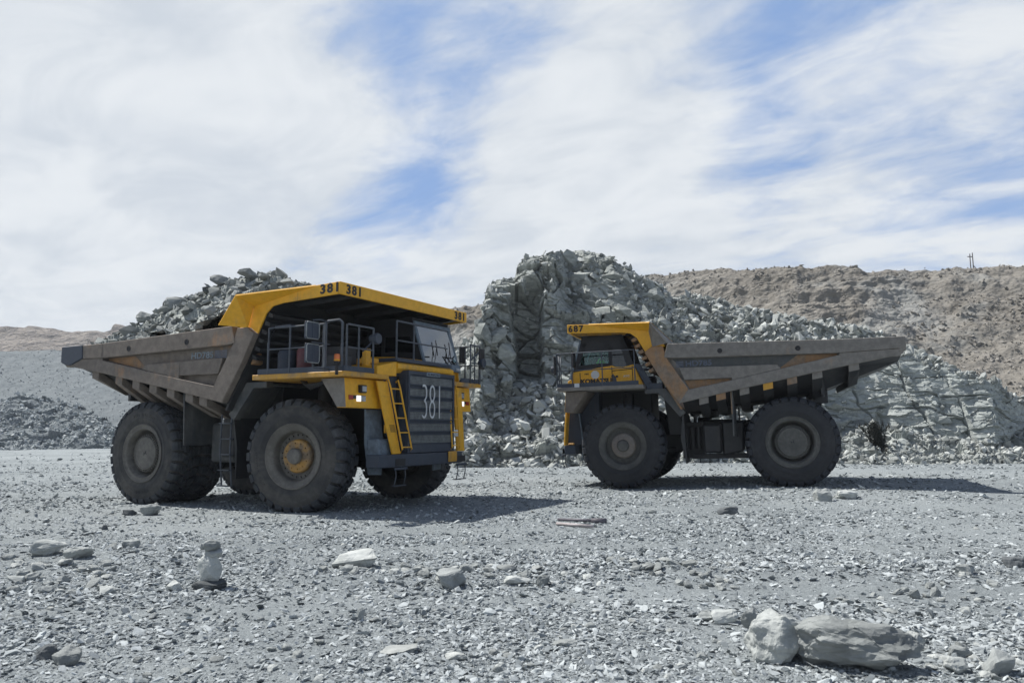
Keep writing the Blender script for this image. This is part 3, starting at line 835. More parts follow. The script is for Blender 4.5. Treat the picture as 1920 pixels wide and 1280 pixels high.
def mound():
    sky = [(760, 700), (800, 690), (850, 660), (880, 640), (896, 618), (905, 590), (911, 545), (926, 527), (966, 520), (972, 500), (985, 487), (1010, 479), (1040, 474), (1110, 473), (1148, 479),
           (1166, 497), (1200, 514), (1245, 538), (1262, 556), (1300, 549), (1350, 560), (1400, 576), (1450, 590), (1500, 598), (1545, 604), (1600, 612), (1650, 628), (1700, 652), (1740, 680), (1800, 720), (1850, 760)]
    def cliff(px):       # 1 where the face is a cliff, 0 where it is a rubble slope
        return sm(px, 868, 905) * (1 - sm(px, 1150, 1330))
    def tal(px, H):      # share of the height that is talus
        return np.interp(px, [760, 900, 960, 1030, 1060, 1100, 1230, 1280], [0.9, 0.36, 0.38, 0.34, 0.26, 0.12, 0.2, 0.4])
    def slope(px, T, H):
        c = cliff(px) * sm(T, tal(px, H) - 0.03, tal(px, H) + 0.03)
        top = sm(T, 0.86, 1.0)
        main = sm(px, 1030, 1075)
        return 1.30 * (1 - c) + c * (0.24 + 0.50 * main + 0.7 * top)
    def disp(P, px, T, H):
        c = cliff(px) * sm(T, tal(px, H) - 0.03, tal(px, H) + 0.05)
        top = sm(T, 0.84, 0.94) * sm(px, 960, 1000)
        Q = P.copy(); Q[..., 2] += 0.18 * P[..., 0] + 0.25 * fbm(P * 0.4, 2, 30)       # beds dip gently to the right
        b1, e1 = facets(Q, 31, (4.2, 4.2, 1.9), 0.9, 1.2)
        b2, e2 = facets(Q, 33, (1.9, 1.9, 0.75), 0.30, 0.50)
        b3, e3 = facets(Q, 35, (0.62, 0.62, 0.26), 0.15, 0.26)
        rgh = np.clip(sm(fbm(P * 0.35, 3, 36), -0.1, 0.5) + sm(px, 1110, 1200) + sm(T, 0.8, 0.9), 0, 1)     # shattered zones between sound slabs
        b2 = b2 * (0.45 + 0.55 * rgh); b3 = b3 * (0.15 + 0.85 * rgh)
        lay = fbm(Q * np.array([0.35, 0.35, 2.6]), 4, 37) * 0.04
        r1, q1 = facets(P, 41, (1.1, 1.1, 0.7), 0.42, 0.9); r2, q2 = facets(P, 43, (0.42, 0.42, 0.28), 0.2, 0.4)
        rub = r1 + r2 + fbm(P * 0.45, 3, 45) * 0.6
        d = c * (1 - 0.5 * top) * (b1 - 0.5 * (1 - sm(e1, 0, 0.045)) + b2 - 0.22 * (1 - sm(e2, 0, 0.06)) + b3 + lay) + (1 - c * (1 - 0.7 * top)) * rub
        hold = 1 - sm(T, 0.86, 0.985)
        # vertical alcove in the cliff and the buttress to its left
        zpy = 806 - (P[..., 2] - CAM_H) / P[..., 1] * FPX
        wob = blocks(P, (1.5, 1.5, 0.9), 57, 34.0)
        alc = sm(px + wob, 964, 976) * (1 - sm(px + wob * 0.6, 1017, 1025)) * sm(zpy, 522, 548) * (1 - sm(zpy, 660, 735))
        d = d - (1.5 + 0.9 * sm(zpy, 560, 620)) * alc
        d = d + hold * 0.9 * sm(px + wob, 1040, 1026) * sm(px, 900, 1000) * c * (1 - alc) * sm(zpy, 600, 520)
        d = d + hold * 0.8 * sm(px + wob * 2, 962, 945) * c * sm(zpy, 545, 590)
        # long joints across the main face
        for (zj, k, ph) in ((8.4, 0.16, 0.0), (6.3, 0.10, 1.0), (10.1, 0.2, 2.0), (4.6, 0.08, 3.0)):
            jl = np.abs(P[..., 2] - zj + k * (P[..., 0] - 4) + 0.3 * np.sin(P[..., 0] * 0.9 + ph) + 0.15 * fbm(P, 2, 60))
            d = d - 0.32 * np.exp(-(jl / 0.07) ** 2) * c * sm(px, 1030, 1060) * (1 - sm(px, 1160, 1230))
        return d * (1 - 0.75 * sm(T, 0.90, 1.0))
    P = face('rocky_mound', 770, 1845, 1150, 430, sky, lambda p: np.interp(p, [760, 880, 1300, 1850], [40, 39.5, 38.5, 39.5]), slope, 10, disp, 'rock',
             'tall grey-green rock outcrop with a dark vertical alcove', 31, jag=0.006)
    nr, nc = P.shape[:2]
    T = np.linspace(0, 1, nr)[:, None] * np.ones((1, nc)); px = np.linspace(770, 1845, nc)[None, :] * np.ones((nr, 1))
    c = cliff(px) * sm(T, tal(px, 0) - 0.02, tal(px, 0) + 0.04)
    w = (1 - c) + 0.03 * c + 0.35 * sm(T, 0.86, 0.95) * c
    rubble_on('rubble', P, w, 44000, 0.07, 0.80, 'rubble', 'angular grey rubble piled on the rocky mound', 61, FLAT + BLOCK)
    rubble_on('rubble', P, c * (sm(px, 890, 910) * (1 - sm(px, 940, 955)) * 0.5 + sm(px, 1045, 1075)) * (1 - sm(T, 0.93, 0.97)), 420, 0.30, 1.7, 'rock', 'angular blocks jutting from the cliff face of the rocky mound', 68, BLOCK, 0.5)
    rubble_on('rubble', P, (1 - c) * (1 - sm(px, 1060, 1180)) * (1 - sm(T, 0.3, 0.5)), 260, 0.4, 1.1, 'rubble', 'big fallen blocks at the foot of the mound', 62)
mound()

def bench():
    sky = [(1480, 700), (1560, 668), (1640, 655), (1700, 652), (1722, 664), (1745, 676), (1765, 672), (1790, 690), (1812, 690), (1830, 705), (1855, 715), (1880, 735), (1905, 752), (1930, 742), (2000, 730), (2200, 725)]
    def slope(px, T, H):
        t0 = np.interp(px, [1480, 1600, 1700, 1850, 1920, 2200], [0.35, 0.33, 0.24, 0.22, 0.6, 0.7])
        c = sm(T, t0 - 0.02, t0 + 0.03)
        return 1.9 * (1 - c) + c * (0.25 + 1.5 * sm(T, 0.88, 1.0))
    def disp(P, px, T, H):
        t0 = np.interp(px, [1480, 1600, 1700, 1850, 1920, 2200], [0.35, 0.33, 0.24, 0.22, 0.6, 0.7])
        c = sm(T, t0 - 0.02, t0 + 0.06) * (1 - sm(T, 0.9, 1.0))
        Q = P + 0.3 * fbm(P * 0.7, 2, 3)[..., None]
        # bedding joints and vertical joints
        bz = Q[..., 2] / 0.95 + 0.09 * Q[..., 0] + 0.5 * fbm(Q * 0.25, 2, 4); bi = np.floor(bz); bf = bz - bi
        vx = Q[..., 0] / 2.2 + 0.10 * Q[..., 2] + 0.35 * vnoise(Q * np.array([0.5, 0.5, 0.25]), 6); vi = np.floor(vx); vf = vx - vi
        zero = np.zeros_like(bi)
        off = (_hash(bi.astype(int), vi.astype(int), zero.astype(int), 7) - 0.5) * 0.28 + (_hash(zero.astype(int), vi.astype(int), zero.astype(int), 8) - 0.5) * 0.5
        cb = (1 - sm(np.minimum(bf, 1 - bf) * 0.95, 0.0, 0.05)) * sm(fbm(P * 0.6, 2, 9), -0.35, 0.15)
        cv = (1 - sm(np.minimum(vf, 1 - vf) * 2.2, 0.0, 0.07)) * sm(fbm(P * 0.5, 2, 10), -0.5, -0.1)
        sub = facets(Q, 73, (1.5, 1.5, 0.5), 0.12, 0.30)
        d = c * (off - 0.34 * np.maximum(cb, cv) + fbm(P * np.array([0.5, 0.5, 4]), 4, 71) * 0.045 + sub[0] + facets(P, 74, (0.4, 0.4, 0.2), 0.04, 0.12)[0])
        d = d + (1 - c) * (facets(P, 75, (0.8, 0.8, 0.6), 0.35, 0.6)[0] + fbm(P * 0.6, 3, 77) * 0.35)
        hole = np.exp(-((px - 1648 - (P[..., 2] - 1.5) * 4) / 11) ** 2) * sm(T, 0.05, 0.2) * (1 - sm(T, 0.42, 0.55))
        return d - 0.6 * hole
    P = face('rock_bench', 1490, 2180, 800, 230, sky, lambda p: np.interp(p, [1490, 1700, 2200], [37.6, 37.2, 36.0]), slope, 14, disp, 'bench',
             'low bench of jointed pale rock behind the right truck', 32, jag=0.01)
    nr, nc = P.shape[:2]
    T = np.linspace(0, 1, nr)[:, None] * np.ones((1, nc))
    rubble_on('rubble', P, sm(T, 0.32, 0.4) * (1 - sm(T, 0.9, 0.95)), 110, 0.25, 1.1, 'bench', 'angular blocks jutting from the low pale bench', 69, BLOCK, 0.5)
    rubble_on('rubble', P, 1.0 * (T < 0.30) + 0.9 * (T > 0.93) + 0.03, 11000, 0.06, 0.5, 'rubble', 'broken rock along the foot and crest of the low bench', 63)
bench()

def shrub():
    # dark dry bush rooted in a joint of the bench
    rng = random.Random(4); a, b = ray(1650, 835); D = 39.3
    z0 = CAM_H + b * D
    root = bpy.data.objects.new('dry_shrub', None); COL.objects.link(root); root.location = (a * D, D, z0 - 0.3)
    tag(root, 'dark dry twiggy shrub growing in a crack of the pale rock bench', 'shrub')
    st = MB(); tw = MB()
    for k in range(26):
        x, y, z = rng.gauss(0, 0.15), rng.gauss(0, 0.1), 0.0
        pts = [(x, y, z)]
        dx, dy = rng.gauss(-0.05, 0.05), rng.gauss(-0.03, 0.05)
        for q in range(5):
            x += dx + rng.gauss(0, 0.04); y += dy * 0.6 + rng.gauss(0, 0.04); z += rng.uniform(0.12, 0.34); pts.append((x, y, z))
        st.tube(pts, [0.022, 0.018, 0.014, 0.011, 0.008, 0.005], 5)
        for p in pts[1:]:
            for _ in range(20):
                e = (p[0] + rng.gauss(0, 0.09), p[1] + rng.gauss(0, 0.09), p[2] + rng.gauss(0.05, 0.14))
                tw.plate([p, (p[0] + 0.03, p[1], p[2] + 0.02), e], 0.01)
    st.build('stem', 'twig', root); tw.build('foliage', 'twig', root)
shrub()

def brown_hill():
    sky = [(600, 640), (760, 610), (840, 590), (880, 580), (915, 571), (1000, 560), (1150, 540), (1236, 521), (1290, 512), (1390, 508), (1450, 500), (1480, 498), (1530, 502), (1580, 498), (1640, 503), (1700, 502), (1800, 505), (1840, 500), (1920, 500), (2200, 505), (2400, 510)]
    def slope(px, T, H):
        return 1.45 - 0.35 * sm(T, 0.45, 0.8) + 0.8 * sm(T, 0.93, 1) + 0.0 * px
    def disp(P, px, T, H):
        g_ = fbm(P * np.array([0.10, 0.02, 0.05]), 4, 81) * 2.4
        led = fbm(P * np.array([0.12, 0.12, 0.55]), 4, 83, 0.6) * 1.5
        talus = sm(px + 60 * (0.6 - T), 1640, 1760)
        sm_ = blocks(P, (3.0, 3.0, 1.2), 85, 0.35) + blocks(P, (0.9, 0.9, 0.6), 87, 0.22)
        return (g_ * 0.5 + (led * 0.4 + sm_ * 0.45) * (1 - 0.75 * talus)) * (1 - 0.4 * sm(T, 0.9, 1)) + fbm(P * 0.5, 4, 89) * 0.4
    P = face('brown_hill', 640, 2350, 1100, 300, sky, lambda p: np.interp(p, [600, 1000, 1500, 2350], [110, 80, 62, 55]), slope, 40, disp, 'brown',
             'weathered brown hillside with a level crest', 33, jag=0.0015)
    nr, nc = P.shape[:2]
    T = np.linspace(0, 1, nr)[:, None] * np.ones((1, nc)); px = np.linspace(640, 2350, nc)[None, :] * np.ones((nr, 1))
    rubble_on('rubble', P, 0.25 + sm(px, 1600, 1800) * (T < 0.8) + (T > 0.95), 12000, 0.10, 0.55, 'brown_rubble', 'weathered scree on the brown hillside', 64)
    return P
brown = brown_hill()

def left_side():
    # smooth tip slope
    sky = [(-400, 664), (-100, 660), (0, 658), (200, 656), (420, 655), (700, 654), (1000, 652)]
    P = face('gravel_slope', -380, 980, 420, 160, sky, lambda p: np.interp(p, [-400, 980], [96, 112]), lambda px, T, H: 1.75 + 0 * px + 0 * T, 120,
             lambda P, px, T, H: fbm(P * np.array([0.06, 0.03, 0.04]), 2, 91) * 0.8 + fbm(P * 0.9, 3, 93) * 0.07, 'slope', 'smooth grey tipped slope behind the left truck', 34)
    rubble_on('rubble', P, np.ones(P.shape[:2]), 20000, 0.07, 0.30, 'far_rubble', 'fine scree on the smooth grey slope', 65)
    # heap at the foot
    sky = [(-400, 740), (-200, 735), (0, 752), (60, 747), (110, 750), (150, 757), (180, 772), (215, 790), (260, 806), (320, 812), (400, 818), (520, 822)]
    P = face('rubble_heap', -380, 520, 420, 110, sky, lambda p: np.interp(p, [-400, 520], [80, 92]), lambda px, T, H: 2.3 + 0 * px + 0 * T, 9,
             lambda P, px, T, H: facets(P, 95, (1.6, 1.6, 1.0), 0.5, 0.9)[0] + fbm(P * 0.4, 3, 97) * 0.7, 'slope', 'low heap of dumped rock at the left edge', 35, jag=0.02)
    rubble_on('rubble', P, np.ones(P.shape[:2]), 17000, 0.10, 0.62, 'heap_rubble', 'dumped rocks covering the low heap at left', 66)
    # far brown hills
    sky = [(-500, 612), (-100, 612), (0, 616), (45, 617), (60, 609), (100, 613), (140, 615), (192, 619), (206, 612), (212, 603), (250, 603), (300, 605), (360, 612), (500, 614), (640, 606), (760, 596), (860, 584), (915, 580), (1100, 590), (1300, 600)]
    P = face('far_hill', -480, 1250, 700, 120, sky, lambda p: np.interp(p, [-500, 1250], [300, 300]), lambda px, T, H: 1.8 + 0 * px + 0 * T, 200,
             lambda P, px, T, H: fbm(P * np.array([0.03, 0.012, 0.03]), 5, 99, 0.5) * 4 + fbm(P * np.array([0.05, 0.05, 0.25]), 3, 100) * 1.2, 'far', 'far brown hills on the left skyline', 36, jag=0.002)
left_side()

def poles():
    # twin utility posts on the right crest
    for (px, h, lb) in ((1820, 25, 'left post of the thin pair on the right hill crest'), (1825, 27, 'right post of the thin pair on the right hill crest')):
        a, b = ray(px, 500); D = 100.0
        z0 = CAM_H + b * D - 1.0; hh = h / FPX * D
        mb = MB().tube([(a * D, D, z0), (a * D, D, z0 + hh + 1.0)], [0.075, 0.055], 8)
        mb.box(a * D - 0.32, a * D + 0.32, D - 0.05, D + 0.05, z0 + hh * 0.75 + 1, z0 + hh * 0.75 + 1.1) if px == 1820 else mb.tube([(a * D, D, z0 + 1.2), (a * D + 0.55, D, z0 + 0.5)], 0.05, 6)
        tag(mb.build('utility_pole', 'wood', None), lb, 'pole')
    a, b = ray(273, 603); D = 335.0; z0 = CAM_H + b * D - 2
    mb = MB().tube([(a * D, D, z0), (a * D, D, z0 + 5.4)], [0.35, 0.2], 6)
    for k in range(4): mb.tube([(a * D - 0.5, D, z0 + 2.4 + 0.7 * k), (a * D + 0.5, D, z0 + 2.4 + 0.7 * k)], 0.12, 4)
    tag(mb.build('radio_mast', 'wood', None), 'tiny thin mast on the flat far hill at left', 'mast')
poles()
# ------------------------------------------------------------------ haul trucks
ROWS = 30
def wheel(parent, x, y, sg, hubmat, steer=0.0, rear=False, outer=True, tone=''):
    """sg = +1 when the wheel's dish faces the truck's left side"""
    Rt = 1.345
    n = 64
    if not rear:
        prof = [(0.735, 0.30), (0.765, 0.395), (0.745, 0.405), (0.72, 0.385), (0.70, 0.37), (0.64, 0.35), (0.60, 0.33), (0.575, 0.30), (0.56, 0.22), (0.55, 0.12), (0.40, 0.10), (0.05, 0.10)]
    else:
        prof = [(0.735, 0.30), (0.765, 0.395), (0.745, 0.405), (0.715, 0.37), (0.68, 0.36), (0.645, 0.37), (0.62, 0.34), (0.60, 0.26), (0.57, 0.10), (0.55, -0.05), (0.40, -0.10), (0.05, -0.10)]
    rb = MB().lathe(prof, n, sg=sg, ends='last')
    if not rear:
        for k in range(24):
            t = 2 * PI * k / 24
            rb.tube([(0.49 * math.cos(t), sg * 0.08, 0.49 * math.sin(t)), (0.49 * math.cos(t), sg * 0.155, 0.49 * math.sin(t))], 0.022, 6)
    w = rb.build('wheel', 'rim' + tone, parent, smooth=True)
    w.location = (x, y, 1.315); w.rotation_euler = (0, random.Random(x * 7 + y).uniform(0, 6.2), 0)
    if steer:
        w.rotation_mode = 'ZYX' if False else 'XYZ'
        w.rotation_euler = (Matrix.Rotation(steer, 3, 'Z') @ Matrix.Rotation(0.4, 3, 'Y')).to_euler()
    tp = [(0.755, -0.37), (0.80, -0.385), (0.92, -0.415), (1.04, -0.42), (1.15, -0.405), (1.215, -0.375), (1.25, -0.32), (1.262, -0.2), (1.265, 0.0),
          (1.262, 0.2), (1.25, 0.32), (1.215, 0.375), (1.15, 0.405), (1.10, 0.412), (1.085, 0.420), (1.04, 0.42), (0.92, 0.415), (0.905, 0.422), (0.89, 0.415), (0.80, 0.385), (0.755, 0.37)]
    ty = MB().lathe(tp, 96, sg=sg, ends='ring')
    for k in range(15):            # moulded characters on the sidewall
        for a0 in (0.3, 3.45):
            t0 = a0 + k * 0.062
            if k % 5 == 4: continue
            P = []
            for yy in (0.405, 0.427):
                for r, t in ((0.97, t0), (0.97, t0 + 0.04), (1.045, t0 + 0.04), (1.045, t0)):
                    P.append((r * math.cos(t), sg * yy, r * math.sin(t)))
            ty.hexa(P)
    ty.build('tyre', 'tyre' + tone, w, smooth=True)
    tb = MB()
    N = ROWS
    rng = random.Random(int(x * 10 + y * 100))
    for k in range(N):
        for side in (-1, 1):
            off = 0.0 if side > 0 else 0.5
            t0 = 2 * PI * (k + off) / N; wd = 2 * PI / N * 0.385
            segs = [(Rt, 0.16), (Rt, 0.28), (Rt - 0.02, 0.35), (Rt - 0.075, 0.395), (Rt - 0.15, 0.415)]
            inn = [(1.24, 0.16), (1.24, 0.28), (1.23, 0.33), (1.19, 0.355), (1.15, 0.375)]
            skew = 0.05
            for a, b, c, d in zip(segs[:-1], segs[1:], inn[:-1], inn[1:]):
                P = []
                for (r, yy) in (c, d):
                    for s2 in (-1, 1):
                        t = t0 + s2 * wd + skew * (yy - 0.3)
                        P.append((r * math.cos(t), side * yy * sg, r * math.sin(t)))
                for (r, yy) in (a, b):
                    for s2 in (-1, 1):
                        t = t0 + s2 * wd * 0.93 + skew * (yy - 0.3)
                        P.append((r * math.cos(t), side * yy * sg, r * math.sin(t)))
                tb.hexa([P[0], P[1], P[3], P[2], P[4], P[5], P[7], P[6]])
        # centre blocks, staggered
        for j, yc in enumerate((-0.075, 0.075)):
            t0 = 2 * PI * (k + 0.25 + 0.5 * j) / N; wd = 2 * PI / N * 0.40
            P = []
            for r, sh in ((1.24, 1.0), (Rt, 0.92)):
                for s1, s2 in ((-1, -1), (1, -1), (1, 1), (-1, 1)):
                    t = t0 + s1 * wd * sh + 0.5 * s2 * 0.03
                    P.append((r * math.cos(t), (yc + s2 * 0.065 * sh) * sg, r * math.sin(t)))
            tb.hexa(P)
    tb.build('tread', 'tread' + tone, w, bevel=0.008)
    if not outer:
        return w
    if rear:
        hb = MB().lathe([(0.50, -0.1), (0.50, 0.20), (0.475, 0.24), (0.44, 0.245), (0.43, 0.29), (0.41, 0.305), (0.385, 0.30), (0.375, 0.29), (0.10, 0.295), (0.02, 0.295)], 64, sg=sg)
        for k in range(40):
            t = 2 * PI * k / 40
            hb.tube([(0.462 * math.cos(t), sg * 0.2, 0.462 * math.sin(t)), (0.462 * math.cos(t), sg * 0.285, 0.462 * math.sin(t))], 0.021, 6)
        hb.build('hub', 'rim' + tone, w, smooth=True)
        lg = MB()
        lg.plate([(-0.06, sg * 0.30, -0.03), (0.0, sg * 0.30, 0.0), (-0.02, sg * 0.30, 0.07)], 0.006)
        lg.plate([(0.01, sg * 0.30, -0.05), (0.07, sg * 0.30, 0.01), (0.01, sg * 0.30, 0.01)], 0.006)
        lg.build('hub_emblem', 'dark', w)
    else:
        hb = MB().lathe([(0.40, 0.08), (0.39, 0.20), (0.36, 0.235), (0.30, 0.245), (0.22, 0.25), (0.19, 0.255), (0.185, 0.33), (0.165, 0.365), (0.12, 0.385), (0.02, 0.39)], 48, sg=sg)
        for k in range(12):
            t = 2 * PI * k / 12
            hb.tube([(0.30 * math.cos(t), sg * 0.22, 0.30 * math.sin(t)), (0.30 * math.cos(t), sg * 0.275, 0.30 * math.sin(t))], 0.018, 6)
        for k in range(10):
            t = 2 * PI * k / 10
            hb.tube([(0.205 * math.cos(t), sg * 0.22, 0.205 * math.sin(t)), (0.205 * math.cos(t), sg * 0.272, 0.205 * math.sin(t))], 0.012, 6)
        hb.build('hub', hubmat, w, smooth=True)
        MB().lathe([(0.188, 0.258), (0.188, 0.332), (0.168, 0.368), (0.122, 0.388), (0.02, 0.393)], 32, sg=sg, ends='last').build('hub_cap', 'rim' + tone, w, smooth=True)
    return w


def guard_rail(parent, path, zt, zm, z0, posts, r=0.024, mat='rail'):
    """path: list of (x, y); a top rail and a mid rail on posts"""
    b = MB()
    b.tube([(x, y, zt) for x, y in path], r)
    b.tube([(x, y, zm) for x, y in path], r * 0.8)
    for x, y in posts:
        b.tube([(x, y, z0), (x, y, zt)], r)
    return b.build('guard_rail', mat, parent, smooth=True)


def zb(x):   # lower edge of the body's side beam
    return np.interp(x, [-3.16, -2.8, -1.3, 1.64, 3.2], [3.80, 3.68, 3.42, 2.88, 2.57])
def zf(x):   # underside of the floor along the centre line
    return np.interp(x, [-3.12, -1.0, 1.0, 3.2], [3.60, 2.84, 2.56, 2.28])


def build_truck(name, num, loc, rot, label, steer, dress):
    L = dress == 'worn'                       # worn brown truck / greyer truck with orange patches
    root = bpy.data.objects.new(name, None); COL.objects.link(root)
    root.location = loc; root.rotation_euler = rot
    tag(root, label, 'dump truck', 'rigid mining haul trucks')
    skin = 'body_tan' if L else 'body_grey'
    # ---------------- running gear
    fr = MB()
    for s in (-1, 1):
        fr.py([(-1.2, 1.55), (-1.2, 2.0), (2.6, 2.05), (3.4, 1.7), (6.6, 1.7), (6.6, 1.2), (3.2, 1.1), (1.5, 1.3)], s * 0.62, s * 0.88)
    fr.box(-1.1, -0.8, -0.62, 0.62, 1.6, 1.95); fr.box(2.5, 2.9, -0.62, 0.62, 1.2, 1.9); fr.box(6.3, 6.6, -1.2, 1.2, 1.1, 1.75)
    fr.py([(3.2, 1.6), (3.5, 3.15), (3.85, 3.15), (3.7, 1.6)], -1.5, 1.5)
    fr.build('chassis_frame', 'black', root, bevel=0.02)
    ax = MB().lathe([(0.30, -1.9), (0.34, -0.8), (0.48, -0.45), (0.52, 0), (0.48, 0.45), (0.34, 0.8), (0.30, 1.9)], 24, (0, 0, 1.31))
    ax.py([(0.2, 1.1), (2.2, 1.25), (2.2, 1.5), (0.2, 1.6)], -0.35, 0.35)
    ax.build('rear_axle', 'black', root, smooth=True)
    for s in (-1, 1):
        fa = MB()
        fa.tube([(5.07, s * 1.35, 1.1), (5.0, s * 1.25, 3.0)], [0.24, 0.17], 16)
        fa.tube([(5.07, s * 0.9, 1.25), (5.07, s * 1.95, 1.31)], 0.26, 14)
        fa.tube([(3.6, s * 0.9, 1.1), (5.0, s * 1.4, 1.1)], 0.12, 10)
        fa.build('front_suspension', 'black', root, smooth=True)
    MB().py([(4.3, 1.25), (4.3, 3.05), (6.9, 3.25), (6.9, 1.4), (6.2, 1.0), (4.8, 1.0)], -0.75, 0.95).build('engine', 'black', root, bevel=0.03)
    for s in (-1, 1):
        ho = MB()
        ho.tube([(1.6, s * 1.02, 1.45), (0.7, s * 1.02, 2.2)], 0.17, 12); ho.tube([(0.7, s * 1.02, 2.2), (0.1, s * 1.02, 2.72)], 0.11, 12)
        ho.build('hoist_cylinder', 'black', root, smooth=True)
    # fuel tank (left) with filter canisters, hydraulic tank (right)
    tk = MB().py([(2.05, 0.92), (1.4, 1.05), (1.35, 2.0), (2.05, 2.0)], 1.0, 1.75)
    tk.box(2.05, 2.62, 1.0, 1.85, 1.02, 1.92)
    tk.build('fuel_tank', 'dark', root, bevel=0.06)
    fc = MB()
    for k in range(3):
        fc.tube([(2.78 + 0.19 * k, 1.62, 1.15), (2.78 + 0.19 * k, 1.62, 1.85)], 0.08, 12)
    fc.box(2.62, 3.3, 1.1, 1.5, 0.86, 2.0); fc.box(1.3, 3.0, 1.0, 1.6, 0.84, 0.98)
    fc.build('filter_bank', 'black', root, smooth=True)
    ht = MB().box(1.75, 2.65, -1.9, -1.05, 1.1, 2.1); ht.build('hydraulic_tank', 'grey', root, bevel=0.06)
    # ---------------- wheels
    hub = 'hub_yellow' if L else 'hub_brown'
    for s in (-1, 1):
        tone = '' if L else '_dark'
        wheel(root, 5.07, s * 2.08, s, hub, steer=steer, tone=tone)
        wheel(root, 0.0, s * 2.2, s, hub, rear=True, tone=tone)
        wheel(root, 0.0, s * 1.34, s, hub, rear=True, outer=False, tone=tone)
    # ---------------- dump body
    b = MB()
    # interior floor + side walls as one shell: cross sections
    xs = [-3.1, -1.0, 1.0, 3.1]
    for x0, x1 in zip(xs[:-1], xs[1:]):
        za, zc = float(zf(x0)), float(zf(x1)); sa, sc = float(zb(x0)), float(zb(x1))
        def sec(x, zfl, zs):
            return [(x, -2.68, zs), (x, -1.9, zfl), (x, 1.9, zfl), (x, 2.68, zs), (x, 2.56, zs + 0.12), (x, 1.86, zfl + 0.12), (x, -1.86, zfl + 0.12), (x, -2.56, zs + 0.12)]
        A, B = sec(x0, za, sa), sec(x1, zc, sc)
        b.add(A + B, [(i, (i + 1) % 8, 8 + (i + 1) % 8, 8 + i) for i in range(8)] + [tuple(range(8)), tuple(range(8, 16))])
    fl_ = b; b = MB()
    for s in (-1, 1):
        y0, y1 = sorted((s * 2.58, s * 2.70))
        b.py([(-3.14, 3.86), (-3.14, 4.20), (3.40, 4.38), (3.6, 3.9), (3.15, 2.60), (1.64, 2.92), (-1.3, 3.46), (-2.8, 3.70)], y0, y1)
    dump = b.build('dump_body', skin, root, bevel=0.008)
    fl_.build('body_floor', 'dark', dump)  # shade of the underside is put into the dark colour
    for s in (-1, 1):
        r1 = MB().py([(-3.15, 3.89), (-3.15, 4.22), (-1.44, 4.245), (3.46, 4.42), (3.58, 4.0), (3.35, 3.97), (-1.43, 3.85)], *sorted((s * 2.70, s * 2.90)))
        for hx, hz in ((1.9, 4.10), (-0.32, 4.05)):
            pass
        r1.build('side_rail', skin, dump, bevel=0.012)
        hm = MB()
        for hx, hz in ((1.9, 4.11), (-0.32, 4.05)):
            hm.lathe([(0.075, 0), (0.075, 0.012), (0.055, 0.014), (0.05, 0.003)], 16, (hx, s * 2.90, hz), sg=s)
        hm.build('lifting_eye', 'ink', dump, smooth=True)
        bm_ = MB()
        yy = sorted((s * 2.70, s * 2.872))
        bm_.py([(-1.43, 3.79), (1.62, 3.20), (2.88, 2.98), (3.06, 3.30), (3.62, 3.2), (3.2, 2.57), (1.64, 2.88), (-1.3, 3.42), (-2.8, 3.67), (-3.0, 3.66), (-3.16, 3.82), (-3.15, 3.885), (-1.43, 3.845)], *yy)
        bm_.build('side_beam', skin, dump, bevel=0.012)
        up_ = MB().py([(3.14, 3.66), (0.30, 3.61), (0.19, 3.483), (1.60, 3.205), (1.60, 3.28), (3.0, 3.28)], *sorted((s * 2.70, s * 2.855)))
        up_.build('side_panel', skin if L else 'body_grey', dump, bevel=0.010)
        # rubbed paint in the recesses
        rc = MB().py([(-1.35, 3.80), (-1.35, 3.85), (3.35, 3.95), (3.1, 3.67), (0.28, 3.62), (0.18, 3.50)], *sorted((s * 2.695, s * 2.704)))
        rc.build('recess_panel', 'grey' if not L else skin, dump)
        rc = MB().py([(1.63, 3.21), (1.63, 3.27), (3.0, 3.27), (2.87, 3.0)], *sorted((s * 2.695, s * 2.705)))
        rc.build('recess_panel', 'body_orange' if not L else 'body_tan', dump)
        rc = MB().py([(-1.38, 3.79), (-1.38, 3.846), (-0.3, 3.868), (0.2, 3.52), (0.16, 3.49)], *sorted((s * 2.700, s * 2.709)))
        rc.build('recess_panel', 'body_orange', dump)
        MB().box(-1.455, -1.43, *sorted((s * 2.88, s * 2.906)), 3.87, 4.24).build('weld_seam', skin, dump)
        MB().box(1.60, 1.625, *sorted((s * 2.84, s * 2.861)), 3.29, 3.62).build('weld_seam', skin, dump)
        po = MB().py([(3.50, 3.98), (2.90, 2.99), (3.2, 2.58), (3.82, 3.52), (4.18, 4.2), (3.95, 4.36), (3.62, 4.36)], *sorted((s * 2.705, s * 2.885)))
        po.build('front_post', 'body_tan' if L else 'body_orange', dump, bevel=0.012)
        # canopy side: wing plates flaring outwards
        cp = MB()
        cp.py([(6.63, 5.25), (6.63, 4.97), (4.95, 4.89), (4.62, 4.84), (4.42, 4.68), (4.16, 4.2), (3.55, 4.36), (3.95, 5.12)], *sorted((s * 2.70, s * 2.745)))
        cp.build('canopy_side', 'yellow' if L else 'yellow_clean', dump, bevel=0.006)
        wg = MB()
        wg.plate([(5.95, s * 2.755, 5.22), (3.92, s * 3.24, 5.08), (4.02, s * 2.755, 4.88)], 0.035)
        wg.build('canopy_wing', 'yellow_clean', dump); wg = MB()
        wg.plate([(3.92, s * 3.24, 5.08), (3.42, s * 3.27, 4.40), (3.92, s * 2.82, 4.36), (4.02, s * 2.755, 4.88)], 0.035)
        wg.build('canopy_wing', 'yellow' if L else 'body_grey', dump)
        tl = MB()
